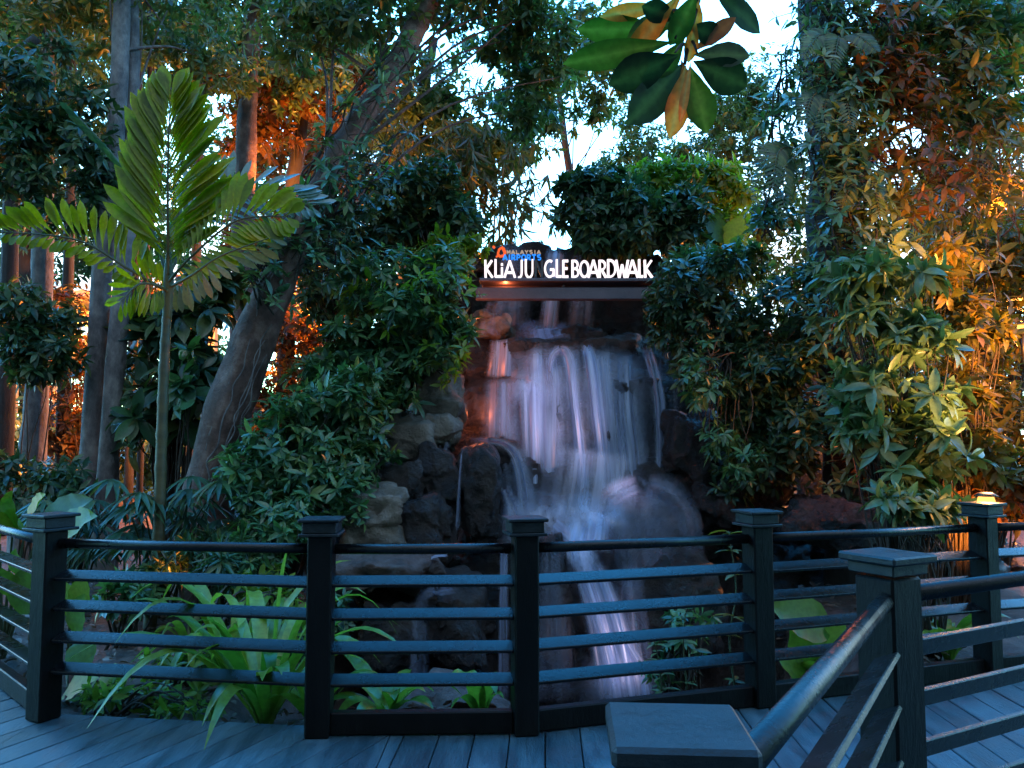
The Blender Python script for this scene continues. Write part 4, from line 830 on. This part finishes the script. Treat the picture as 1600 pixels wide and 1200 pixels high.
# ------------------------------------------------------------------ young palm
def frond(parent, path, side, n, L, ang=(.9, .5), wid=.11, mat='lf_palm', sides=(1, 1), droop=.1, shape=None, nb=(0, -1, 0), rr=.014, lr=(1, 1), start=.12):
    q, _ = smoothpath([P(*a) for a in path], [1] * len(path), 14); sl = np.concatenate([[0], np.cumsum(np.linalg.norm(np.diff(q, axis=0), axis=1))]); sl /= sl[-1]
    T = nrm(np.gradient(q, axis=0)); m = MB(); m.tube(q, np.linspace(rr, .004, len(q)), 7)
    side = np.array(side, float); A = []; Nn = []; ps = []; LL = []; W = []
    for j in range(n):
        t = start + (1 - start) * j / (n - 1); c = np.array([np.interp(t, sl, q[:, k]) for k in range(3)]); tt = nrm(np.array([np.interp(t, sl, T[:, k]) for k in range(3)]))
        sd = nrm(side - tt * np.dot(side, tt)); a = ang[0] * (1 - t) + ang[1] * t
        prof = (.55 + .75 * math.sin(math.pi * min(t * .8 + .12, 1))) if shape is None else np.interp(t, shape[0], shape[1])
        for s, on, ls in ((1, sides[0], lr[0]), (-1, sides[1], lr[1])):
            if not on: continue
            aa = a + rng.normal(0, .07)
            A.append(tt * math.cos(aa) + sd * s * math.sin(aa) + np.array([0, 0, -droop - abs(rng.normal(0, .07))])); Nn.append(np.array(nb) + sd * s * -.35 + rng.normal(0, .1, 3)); ps.append(c); LL.append(L * prof * ls * random.uniform(.82, 1.06)); W.append(wid / (L * prof * ls) * .5)
    f = leafmesh('frond', [scatter(leaf_tpl(7, 1., .02, .14, .72), np.array(A), np.array(Nn), np.array(ps), np.array(LL), wsc=np.array(W))], M[mat], parent)
    m.build('midrib', M['stem'], f, True); return f
pb = gp(243, 6.5); pe = empty('young_palm', tuple(pb)); tag(pe, 'young feather palm with slim ringed stem and broad yellow green fronds on the left', 'palm')
q, r = smoothpath([pb, P(247, 850, 6.5), P(252, 700, 6.5), P(257, 560, 6.5), P(262, 470, 6.5)], [.052, .045, .042, .04, .03], 14)
for i in range(0, len(r), 5): r[i] *= 1.14
V, Fs = tube(q, r, 16); m = MB(); m.add(V, Fs); m.build('trunk', surfmat('palm_stem', (.04, .035, .015), (.10, .08, .03), 4, .4, .2, 30, stretch=(1, 1, 4)), pe, True)
q, r = smoothpath([P(261, 500, 6.5), P(263, 440, 6.48), P(264, 390, 6.45)], [.035, .045, .015], 6); m = MB(); m.tube(q, r, 12); m.build('crownshaft', M['stem'], pe, True)
frond(pe, [(263, 430, 6.45), (262, 330, 6.25), (263, 230, 6.1), (266, 160, 6.05)], (1, 0, 0), 38, .58, (.82, .28), .1, droop=-.05, shape=([0, .3, .6, .85, 1], [.85, 1.2, 1.1, .8, .55]), start=.08)
frond(pe, [(264, 440, 6.45), (300, 400, 6.3), (370, 345, 6.2), (445, 338, 6.15)], (0, 0, 1), 22, .42, (1.15, .6), .085, sides=(1, 1), droop=.0, shape=([0, .4, .8, 1], [.8, 1.25, .9, .5]), lr=(1, .75), nb=(0, -1, .25))
M['lf_sky_sheen'] = leafmat('sky_sheen_palm_leaflet', [(.10, .17, .17), (.16, .25, .26)], .14, .2, spec=.9)  # sky reflection on this frond painted as a pale leaflet colour
frond(pe, [(264, 430, 6.6), (310, 350, 6.8), (380, 305, 6.9), (485, 322, 6.9)], (.2, 0, 1), 22, .36, (1.1, .5), .07, droop=.0, lr=(1, .6), nb=(0, -.9, .9), mat='lf_sky_sheen')
frond(pe, [(262, 455, 6.45), (200, 420, 6.3), (120, 375, 6.15), (0, 362, 6.0)], (0, 0, 1), 24, .27, (1.2, .6), .08, droop=.0, lr=(1.1, .5), nb=(0, -1, .2))
frond(pe, [(262, 440, 6.5), (235, 350, 6.6), (190, 260, 6.65), (125, 185, 6.7)], (.25, -1, -.2), 20, .26, (.7, .35), .05, droop=.15, mat='lf_dark', nb=(-1, 0, 1))
frond(pe, [(263, 450, 6.5), (300, 430, 6.2), (345, 400, 6.0), (420, 372, 5.95)], (0, -.3, -1), 16, .26, (1.2, .6), .055, sides=(1, 0), droop=.05, mat='lf_olive')
frond(pe, [(262, 455, 6.5), (240, 445, 6.2), (215, 445, 6.0), (190, 470, 5.9)], (0, .4, -1), 12, .22, (1.1, .6), .045, droop=.1)
# ------------------------------------------------------------------ strap-leaved plants
def strapplant(label, base, leaves, name='strap_leaved_lily', mat='lf_strap', group='strap leaved lilies along the boardwalk', w=.045):
    b = np.array(base, float); e = empty(name, tuple(b)); tag(e, label, 'plant', group); Vs = []; Fs = []; R = []; o = 0
    for (dx, dy, h, l, wd, dr) in leaves:
        n = 12; dirv = np.array([dx, dy, 0.]); dirv = dirv / max(np.linalg.norm(dirv), 1e-6); sd = np.array([-dirv[1], dirv[0], 0])
        t = np.linspace(0, 1, n); rr = l * np.hypot(dx, dy) * t ** 1.15; z = h * l * (t * 1.35 - dr * t ** 2.6); c = b + dirv * rr[:, None] + np.array([0, 0, 1.]) * z[:, None] + dirv * .015
        wv = wd * np.clip(np.minimum(.45 + t * 2.2, 1.15) * np.clip((1 - t) * 3.2, 0, 1) ** .7, .03, 2); tw = rng.normal(0, .35); s2 = sd * math.cos(tw * .6) + np.array([0, 0, 1]) * math.sin(tw * .6)
        up = np.array([0, 0, wd * .28]); rows = [c - s2 * wv[:, None] + up * (wv[:, None] / wd), c, c + s2 * wv[:, None] + up * (wv[:, None] / wd)]
        V = np.stack(rows, 1).reshape(-1, 3); i = np.arange(n - 1) * 3
        f = np.concatenate([np.stack([i, i + 1, i + 4, i + 3], 1), np.stack([i + 1, i + 2, i + 5, i + 4], 1)]); Vs.append(V); Fs.append(f + o); o += len(V); R += [random.random()] * len(V)
    mesh('leaves', np.concatenate(Vs), np.concatenate(Fs), M[mat], e, rnd=R, smooth=True)
    m = MB(); m.tube([b - np.array([0, 0, .06]), b + np.array([0, 0, .03]), b + np.array([0, 0, .1])], [.035, .03, .012], 8); m.build('stalk', M['stem'], e, True); return e
def rl_(n, l, h, w, spread=1.): 
    return [(math.cos(a) * random.uniform(.4, 1.) * spread, math.sin(a) * random.uniform(.4, 1.) * spread, h * random.uniform(.7, 1.15), l * random.uniform(.75, 1.15), w * random.uniform(.8, 1.2), random.uniform(.55, 1.15)) for a in np.linspace(0, 6.28, n, endpoint=False) + random.random()]
strapplant('largest strap leaved lily arching through the left railing bay', (-1.38, 4.62, -.14), rl_(26, .95, 1.1, .032) + [(-.9, -.1, .8, 1.25, .034, 1.0), (-.7, 0, 1.2, 1.1, .036, .8), (.55, .1, 1.2, .95, .036, .7), (.1, 0, 1.2, 1.0, .038, .5), (-.3, -.5, .9, .7, .036, 1.1)])
strapplant('second strap leaved lily behind the left railing bay', (-1.75, 5.2, -.14), rl_(22, .9, 1.05, .03))
strapplant('small strap leaved lily by the middle railing post foot', (-1.15, 4.75, -.14), rl_(9, .55, .9, .036))
strapplant('low bright strap leaved lily in the middle railing bay', (P(605, 1100, 4.75)[0], 4.75, -.11), rl_(12, .44, .8, .04, 1.2))
strapplant('small upright strap leaved lily left of the centre post', (P(752, 1095, 4.7)[0], 4.7, -.1), rl_(9, .38, 1.1, .04, .8))
strapplant('strap leaved lily under the right railing behind the corner post', (P(1482, 1030, 5.9)[0], 5.9, -.1), rl_(13, .55, 1.0, .04))
strapplant('strap leaved lily at the foot of the palm stem', (P(300, 980, 6.2)[0], 6.2, -.2), rl_(10, .5, 1.0, .028))
def bigleaf(label, base, leaves, mat='lf_lime', name='broad_leaved_plant', group=None):
    b = np.array(base, float); e = empty(name, tuple(b)); tag(e, label, 'plant', group); m = MB(); A = []; Nn = []; ps = []; LL = []
    for (px, py, d, tx, ty, td) in leaves:
        p = P(px, py, d); t = P(tx, ty, td); q, r = smoothpath([b, b * .5 + p * .5 + np.array([0, 0, .05]), p], [.014, .01, .007], 6); m.tube(q, r, 6)
        A.append(t - p); Nn.append(np.array([0, -.8, .8]) + rng.normal(0, .1, 3)); ps.append(p); LL.append(np.linalg.norm(t - p))
    m.build('stalk', M['stem'], e, True); leafmesh('leaves', [scatter(leaf_tpl(8, .34, .05, .12, .42, .04), np.array(A), np.array(Nn), np.array(ps), np.array(LL))], M[mat], e)
bigleaf('broad crinkled leaf plant with one pale leaf beside the right railing', gp(1262, 5.4) + np.array([0, 0, .1]), [(1300, 985, 5.3, 1205, 940, 5.2), (1262, 1050, 5.3, 1240, 985, 5.2), (1270, 1055, 5.3, 1318, 975, 5.2), (1268, 1060, 5.3, 1300, 1030, 5.0), (1262, 1060, 5.2, 1215, 1020, 5.1), (1265, 1050, 5.4, 1275, 970, 5.4)], 'lf_strap')
bigleaf('broad heart leaved plant at the left edge above the railing', gp(20, 5.9), [(40, 830, 5.8, -20, 800, 5.6), (40, 825, 5.8, 60, 770, 5.6), (60, 830, 5.8, 135, 775, 5.7), (20, 830, 5.8, 10, 770, 5.6), (70, 850, 5.7, 140, 800, 5.5), (0, 850, 5.7, -60, 820, 5.6)], 'lf_lime')
bigleaf('low heart leaved plant behind the left railing post', gp(120, 5.6), [(110, 960, 5.5, 60, 900, 5.4), (120, 960, 5.5, 130, 900, 5.4), (115, 990, 5.4, 125, 930, 5.3), (125, 1000, 5.3, 130, 1050, 5.1), (30, 900, 5.5, 20, 860, 5.4), (25, 930, 5.5, 0, 890, 5.4), (30, 960, 5.5, 50, 880, 5.4), (150, 1070, 5.1, 190, 1060, 4.9), (105, 1075, 5.1, 145, 1055, 4.9)], 'lf_strap')
bigleaf('tall yellow green banana like plant beside the lime shrub', P(1130, 440, 9.6), [(1130, 380, 9.4, 1105, 325, 9.3), (1135, 385, 9.4, 1160, 335, 9.3), (1120, 390, 9.4, 1075, 365, 9.2), (1150, 390, 9.4, 1180, 370, 9.2)], 'lf_lime')
# ground cover shrubs near deck
shrub('low mixed green ground plant behind the left bay slats', 'shrub', [blob(300, 1050, 5.2, 80, 34), blob(420, 930, 6.2, 50, 40), blob(250, 1090, 4.8, 40, 20)], 150, 6, .1, 'lf_strap', root=gp(300, 5.3), nst=20)
shrub('small leafy shrub behind the box capped post left of the rocks', 'shrub', [blob(430, 850, 6.5, 70, 40), blob(380, 900, 6.3, 50, 34), blob(460, 810, 6.5, 40, 30)], 260, 6, .1, 'lf_teal', root=gp(420, 6.6), nst=24)
shrub('airy small leaved shrub at the right edge of the pool', 'shrub', [blob(1065, 1000, 5.6, 44, 46), blob(1040, 1040, 5.5, 46, 24), blob(1085, 960, 5.6, 30, 20)], 60, 6, .085, 'lf_teal', root=P(1065, 1100, 5.6), nst=40, depth=.9)
def sprigplant(label, pts, L=.1, mat='lf_pale', k=4, group=None):
    q, r = smoothpath([P(*a) for a in pts], np.linspace(.008, .003, len(pts)), 8); e = empty('seedling', tuple(q[0])); tag(e, label, 'plant', group)
    m = MB(); m.tube(q, r, 5); m.build('stem', M['stem'], e, True); idx = np.arange(3, len(q), 3); p = q[idx]; D = nrm(np.gradient(q, axis=0))[idx]
    leafmesh('leaves', [scatter('near', *whorls(p, D, k, L, (1.1, 1.5), .1))], M[mat], e)
sprigplant('thin upright seedling beside the right box capped post', [(1150, 1085, 5.0), (1140, 1000, 5.0), (1150, 920, 5.0), (1138, 830, 5.0)], .1, 'lf_olive')
sprigplant('taller of the seedlings standing in the middle right bay', [(1075, 1090, 5.3), (1068, 1010, 5.3), (1072, 950, 5.3)], .11)
sprigplant('short seedling standing near the pool edge', [(1035, 1095, 5.2), (1030, 1040, 5.2), (1022, 1000, 5.2)], .09)
# leaf litter
n = 5200; x = rng.uniform(-5, 3.4, n); y = rng.uniform(4.6, 8, n); keep = ~((x > -1.3) & (x < 2.4) & (y > 4.7)); x = x[keep]; y = y[keep]; n = len(x)
z = ground_z(x, y) + .05 + rng.uniform(0, .03, n); A = rng.normal(size=(n, 3)); A[:, 2] *= .25
o = leafmesh('leaf_litter', [scatter('mid', A, np.array([[0, 0, 1.]]).repeat(n, 0) + rng.normal(0, .3, (n, 3)), np.stack([x, y, z], 1), rng.uniform(.04, .11, n))], leafmat('dry_leaf', [(.06, .035, .025), (.14, .08, .055), (.2, .13, .1)], .6, .1)); tag(o, 'brown fallen leaves scattered on the ground', 'leaf litter', kind='stuff')
# ------------------------------------------------------------------ hanging foreground branch
hb = empty('hanging_branch', tuple(P(1110, -90, 3.4))); tag(hb, 'leafy branch with large green and orange leaves hanging in from the top edge', 'branch')
q, r = smoothpath([P(1110, -90, 3.4), P(1095, -20, 3.35), P(1078, 50, 3.3), P(1070, 100, 3.25)], [.016, .014, .011, .007], 8); m = MB(); m.tube(q, r, 8)

for a_, b_ in [((1080, 20), (1020, 25)), ((1090, -20), (1055, 60)), ((1085, 0), (1110, -20)), ((1076, 60), (1090, 84)), ((1074, 70), (1055, 82))]:
    q, r = smoothpath([P(a_[0], a_[1], 3.31), P((a_[0] + b_[0]) / 2, (a_[1] + b_[1]) / 2 - 6, 3.24), P(b_[0], b_[1], 3.2)], [.009, .007, .004], 6); m.tube(q, r, 6); m.build('twig', M['twig'], hb, True)
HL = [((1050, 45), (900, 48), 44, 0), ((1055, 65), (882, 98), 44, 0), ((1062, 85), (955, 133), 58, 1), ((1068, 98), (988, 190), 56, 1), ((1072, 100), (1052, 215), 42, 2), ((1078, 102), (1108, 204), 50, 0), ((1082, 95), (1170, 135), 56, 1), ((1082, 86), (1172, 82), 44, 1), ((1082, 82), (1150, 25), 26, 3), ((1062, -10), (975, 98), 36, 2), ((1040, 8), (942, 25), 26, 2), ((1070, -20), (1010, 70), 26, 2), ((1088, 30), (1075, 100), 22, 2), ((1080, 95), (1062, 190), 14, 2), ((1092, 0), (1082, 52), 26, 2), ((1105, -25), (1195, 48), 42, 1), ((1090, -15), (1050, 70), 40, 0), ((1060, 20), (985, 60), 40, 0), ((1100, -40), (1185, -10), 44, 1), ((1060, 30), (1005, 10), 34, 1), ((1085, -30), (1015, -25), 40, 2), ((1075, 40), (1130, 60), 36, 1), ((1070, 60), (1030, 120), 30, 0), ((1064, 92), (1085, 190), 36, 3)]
for mk_, mn in enumerate(['lf_hang', 'lf_hangd', 'lf_orange', 'lf_bronze']):
    if mn == 'lf_hang': M[mn] = leafmat('large_green_leaf', [(.012, .05, .008), (.02, .07, .01), (.03, .085, .012), (.07, .15, .03)], .5, .4, spec=.2)
    if mn == 'lf_hangd': M[mn] = leafmat('large_dark_leaf', [(.006, .022, .01), (.01, .032, .012), (.014, .04, .015), (.04, .09, .03)], .5, .2, spec=.2)
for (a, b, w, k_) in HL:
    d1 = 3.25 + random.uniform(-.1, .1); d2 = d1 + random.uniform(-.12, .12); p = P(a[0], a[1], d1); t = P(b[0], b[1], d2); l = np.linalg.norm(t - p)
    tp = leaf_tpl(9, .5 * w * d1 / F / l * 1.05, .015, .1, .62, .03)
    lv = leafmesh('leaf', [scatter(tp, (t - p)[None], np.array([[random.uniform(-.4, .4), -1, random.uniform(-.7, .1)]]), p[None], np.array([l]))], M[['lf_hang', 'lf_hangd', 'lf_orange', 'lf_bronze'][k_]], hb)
    nv = len(tp[0]); at_ = lv.data.attributes['rnd']
    if len(lv.data.vertices) == nv: at_.data.foreach_set('value', np.array([1. if (i == 0 or i == nv - 1 or (i - 1) % 3 == 1) else random.uniform(0, .45) for i in range(nv)], np.float32))
# ------------------------------------------------------------------ far shelter and low wall
e = empty('garden_shelter', (-8.5, 15.5, .2)); tag(e, 'pale open garden shelter with flat roof edge far behind the grey trunks', 'shelter'); m = MB()
for px in (-60, 20, 95, 330, 440): p = gp(px, 15.5); t = P(px, 470, 15.5); c = (p + t) / 2; m.box(c, (1, 0, 0), (0, 1, 0), (0, 0, 1), .09, .09, (t[2] - p[2]) / 2); m.build('pillar', M['conc'], e); m = MB()
m = MB(); a = P(-120, 464, 15.5); b = P(470, 464, 15.5); c = (a + b) / 2; m.box((c[0], c[1] + .8, c[2]), (1, 0, 0), (0, 1, 0), (0, 0, 1), (b[0] - a[0]) / 2, 1.2, .06); m.build('roof', M['conc'], e)
e = empty('garden_wall', (-7, 14.2, .1)); tag(e, 'low pale rendered wall with a bright coping far behind the left trunks', 'wall'); m = MB(); a = P(-200, 812, 14.2); b = P(420, 812, 14.2); c = (a + b) / 2
m.box((c[0], c[1], c[2] - .35), (1, 0, 0), (0, 1, 0), (0, 0, 1), (b[0] - a[0]) / 2, .12, .34); m.build('wall', M['conc'], e); m = MB(); m.box((c[0], c[1], c[2] + .03), (1, 0, 0), (0, 1, 0), (0, 0, 1), (b[0] - a[0]) / 2, .2, .035); m.build('coping', M['conc'], e)
# ------------------------------------------------------------------ lamps
def lampfix(label, p, cat='lamp', s=1., group='garden lamps', stake=True):
    e = empty('garden_lamp', tuple(p)); tag(e, label, cat, group); m = MB()
    if stake: m.tube([p + np.array([0, 0, -.3]), p + np.array([0, 0, -.05])], [.015, .015], 8)
    m.tube([p + np.array([0, 0, -.06 * s]), p + np.array([0, 0, -.035 * s])], [.05 * s, .055 * s], 16); m.tube([p + np.array([0, 0, .035 * s]), p + np.array([0, 0, .055 * s])], [.06 * s, .03 * s], 16); m.build('housing', M['lamp_body'], e, True)
    m = MB(); m.tube([p + np.array([0, 0, -.034 * s]), p + np.array([0, 0, 0]), p + np.array([0, 0, .034 * s])], [.035 * s, .045 * s, .035 * s], 14); m.build('glass', M['bulb'], e, True); return e
POW = {'left_gap_flood': 3.0, 'left_back_flood': 1.7, 'left_mid_flood': 1.6, 'left_far_lamp': .5, 'left_trunk_lamp': .6, 'vine_uplight': .8, 'rust_canopy_uplight': 1.3, 'right_bank_flood': 1.0, 'right_back_flood': 1.6, 'right_top_flood': 1.6, 'falls_flood': .42, 'canopy_uplight': 1.6, 'cliff_side_lamp': .4, 'cliff_low_lamp': .35, 'falls_right_lamp': .25, 'rock_red_lamp': .25}
def light(name, p, col, w, r=.08, spot=None, aim=None, blend=.6):
    l = bpy.data.lights.new(name, 'SPOT' if spot else 'POINT'); l.energy = w * .25 * POW.get(name, 1); l.color = col; l.shadow_soft_size = r
    if spot: l.spot_size = math.radians(spot); l.spot_blend = blend
    o = bpy.data.objects.new(name, l); COL.objects.link(o); o.location = tuple(p)
    if aim is not None: o.rotation_euler = (Vector(tuple(aim)) - Vector(tuple(p))).to_track_quat('-Z', 'Y').to_euler()
    return o
OR = (1., .30, .045); AM = (1., .42, .10); RD = (1., .2, .06); PK = (.95, .74, .95)
p = P(1541, 786, 5.45); lampfix('glowing lamp beside the farthest right railing post', p, s=1.3); light('post_lamp_light', p + np.array([.02, -.0, .12]), AM, 5, .05)
lampfix('small warm lamp shining between the grey trunks', P(108, 552, 11.6), s=1.5); lampfix('small warm lamp peeping past the far left trunk', P(78, 549, 11.8), s=1.)
lampfix('warm lamp glinting at the right edge among orange leaves', P(1597, 513, 7.6), s=1.)
light('right_bank_flood', P(1860, 540, 6.0), (1., .33, .07), 420, .15, 80, P(1400, 540, 8.0))
light('right_low_flood', P(1520, 840, 6.9), OR, 26, .08, 120, P(1480, 740, 8.2))
light('right_back_flood', P(1560, 560, 10.5), OR, 170, .1)
light('right_top_flood', P(1500, 400, 6.2), OR, 60, .1, 110, P(1420, 180, 7.8))
light('left_back_flood', P(110, 552, 13.2), OR, 220, .1)
light('left_mid_flood', P(290, 500, 13.4), OR, 160, .1)
light('left_gap_flood', P(490, 520, 12.3), OR, 170, .1)
light('rust_canopy_uplight', P(440, 330, 10.6), OR, 110, .1, 120, P(450, 100, 11.2))
light('right_canopy_uplight', P(1560, 330, 7.6), OR, 70, .1, 120, P(1540, 120, 8.4))
light('vine_uplight', P(1690, 690, 5.3), (1., .48, .14), 190, .12, 60, P(1400, 560, 6.6))
light('left_far_lamp', P(70, 560, 11.2), OR, 70, .1, 130, P(60, 420, 12.5))
light('left_trunk_lamp', P(235, 650, 11.6), OR, 70, .1)
light('canopy_uplight', P(620, 380, 10.2), OR, 60, .1, 110, P(660, 180, 11.6))
light('palm_foot_lamp', P(275, 930, 6.3), OR, 5, .05, 70, P(252, 780, 6.5))
light('cliff_side_lamp', P(742, 520, 8.35), RD, 10, .04)
light('cliff_low_lamp', P(735, 640, 8.35), RD, 5, .04)
light('falls_right_lamp', P(1046, 790, 7.7), RD, 60, .04, 40, P(1034, 660, 8.5))
light('rock_red_lamp', P(1310, 740, 6.9), RD, 5, .04)
light('sign_glow_lamp', P(790, 447, 8.72), RD, 1.0, .02)
light('falls_flood', P(1125, 850, 6.3), PK, 230, .1, 30, P(838, 620, 8.6), .9)
light('palm_uplight', P(350, 700, 6.0), AM, 14, .06, 55, P(270, 280, 6.2))
light('chute_lamp', P(1110, 1040, 5.7), PK, 8, .05, 45, P(955, 1000, 6.8), .9)
light('branch_uplight', P(1250, 420, 4.6), OR, 22, .06, 50, P(1060, 60, 3.2))
# ------------------------------------------------------------------ world, sun, camera
w = bpy.data.worlds.new('World'); S.world = w; w.use_nodes = True; nt = w.node_tree; nt.nodes.clear(); L = nt.links.new
sky = nt.nodes.new('ShaderNodeTexSky'); sky.sky_type = 'NISHITA'; sky.sun_disc = False; sky.sun_elevation = math.radians(5); sky.sun_rotation = math.radians(-25); sky.ozone_density = 3.5; sky.air_density = 1.2; sky.dust_density = .6
tint = nt.nodes.new('ShaderNodeMixRGB'); tint.blend_type = 'MULTIPLY'; tint.inputs[0].default_value = 1; tint.inputs[2].default_value = (.42, 1.6, 2.1, 1); L(sky.outputs[0], tint.inputs[1])
tc = nt.nodes.new('ShaderNodeTexCoord'); sx = nt.nodes.new('ShaderNodeSeparateXYZ'); L(tc.outputs['Generated'], sx.inputs[0])
cn = nt.nodes.new('ShaderNodeTexNoise'); cn.inputs['Scale'].default_value = 2.2; cn.inputs['Detail'].default_value = 6; L(tc.outputs['Generated'], cn.inputs[0])
cr = nt.nodes.new('ShaderNodeMapRange'); cr.inputs[1].default_value = .62; cr.inputs[2].default_value = .2; cr.inputs[3].default_value = 0; cr.inputs[4].default_value = 1; L(sx.outputs['Z'], cr.inputs[0])
cf = nt.nodes.new('ShaderNodeMapRange'); cf.inputs[1].default_value = .3; cf.inputs[2].default_value = .55; cf.inputs[3].default_value = .45; L(cn.outputs['Fac'], cf.inputs[0])
cy = nt.nodes.new('ShaderNodeMapRange'); cy.inputs[1].default_value = -.1; cy.inputs[2].default_value = .6; L(sx.outputs['Y'], cy.inputs[0])
c1 = nt.nodes.new('ShaderNodeMath'); c1.operation = 'MULTIPLY'; L(cr.outputs[0], c1.inputs[0]); L(cf.outputs[0], c1.inputs[1])
c2 = nt.nodes.new('ShaderNodeMath'); c2.operation = 'MULTIPLY'; L(c1.outputs[0], c2.inputs[0]); L(cy.outputs[0], c2.inputs[1])
cm = nt.nodes.new('ShaderNodeMixRGB'); L(c2.outputs[0], cm.inputs[0]); L(tint.outputs[0], cm.inputs[1]); cm.inputs[2].default_value = (.98, 1.12, 1.25, 1)
bg = nt.nodes.new('ShaderNodeBackground'); bg.inputs[1].default_value = .15; gy = nt.nodes.new('ShaderNodeMapRange'); gy.interpolation_type = 'SMOOTHSTEP'; gy.inputs[1].default_value = -.75; gy.inputs[2].default_value = .45; gy.inputs[3].default_value = .6; gy.inputs[4].default_value = 1.35; L(sx.outputs['Y'], gy.inputs[0])
gm = nt.nodes.new('ShaderNodeVectorMath'); gm.operation = 'SCALE'; bm_ = nt.nodes.new('ShaderNodeMapRange'); bm_.interpolation_type = 'SMOOTHSTEP'; bm_.inputs[1].default_value = .15; bm_.inputs[2].default_value = -.45; bm_.inputs[3].default_value = 0; bm_.inputs[4].default_value = .85; L(sx.outputs['Y'], bm_.inputs[0])
bx_ = nt.nodes.new('ShaderNodeMixRGB'); L(bm_.outputs[0], bx_.inputs[0]); L(cm.outputs[0], bx_.inputs[1]); bx_.inputs[2].default_value = (.46, .55, .56, 1); L(bx_.outputs[0], gm.inputs[0]); L(gy.outputs[0], gm.inputs['Scale']); L(gm.outputs[0], bg.inputs[0]); ow = nt.nodes.new('ShaderNodeOutputWorld'); L(bg.outputs[0], ow.inputs[0])
sl = bpy.data.lights.new('sun', 'SUN'); sl.energy = .02; sl.angle = math.radians(20); sl.color = (.75, .85, 1.); so = bpy.data.objects.new('sun', sl); COL.objects.link(so); so.rotation_euler = (math.radians(35), 0, math.radians(20))
cam = bpy.data.cameras.new('camera'); cam.sensor_width = 36; cam.lens = 36 * F / 1600; cam.clip_end = 600; co = bpy.data.objects.new('camera', cam); COL.objects.link(co); co.location = (0, 0, EYE); co.rotation_euler = (math.radians(90) + PITCH, 0, 0); S.camera = co
S.view_settings.view_transform = 'Standard'; S.view_settings.look = 'None'; S.view_settings.gamma = 1; S.view_settings.exposure = 3.78
S.cycles.use_denoising = True; S.cycles.max_bounces = 7; S.cycles.transparent_max_bounces = 24; S.cycles.diffuse_bounces = 3; S.cycles.glossy_bounces = 3; S.cycles.transmission_bounces = 4
S.cycles.sample_clamp_indirect = 4; S.cycles.caustics_reflective = False; S.cycles.caustics_refractive = False
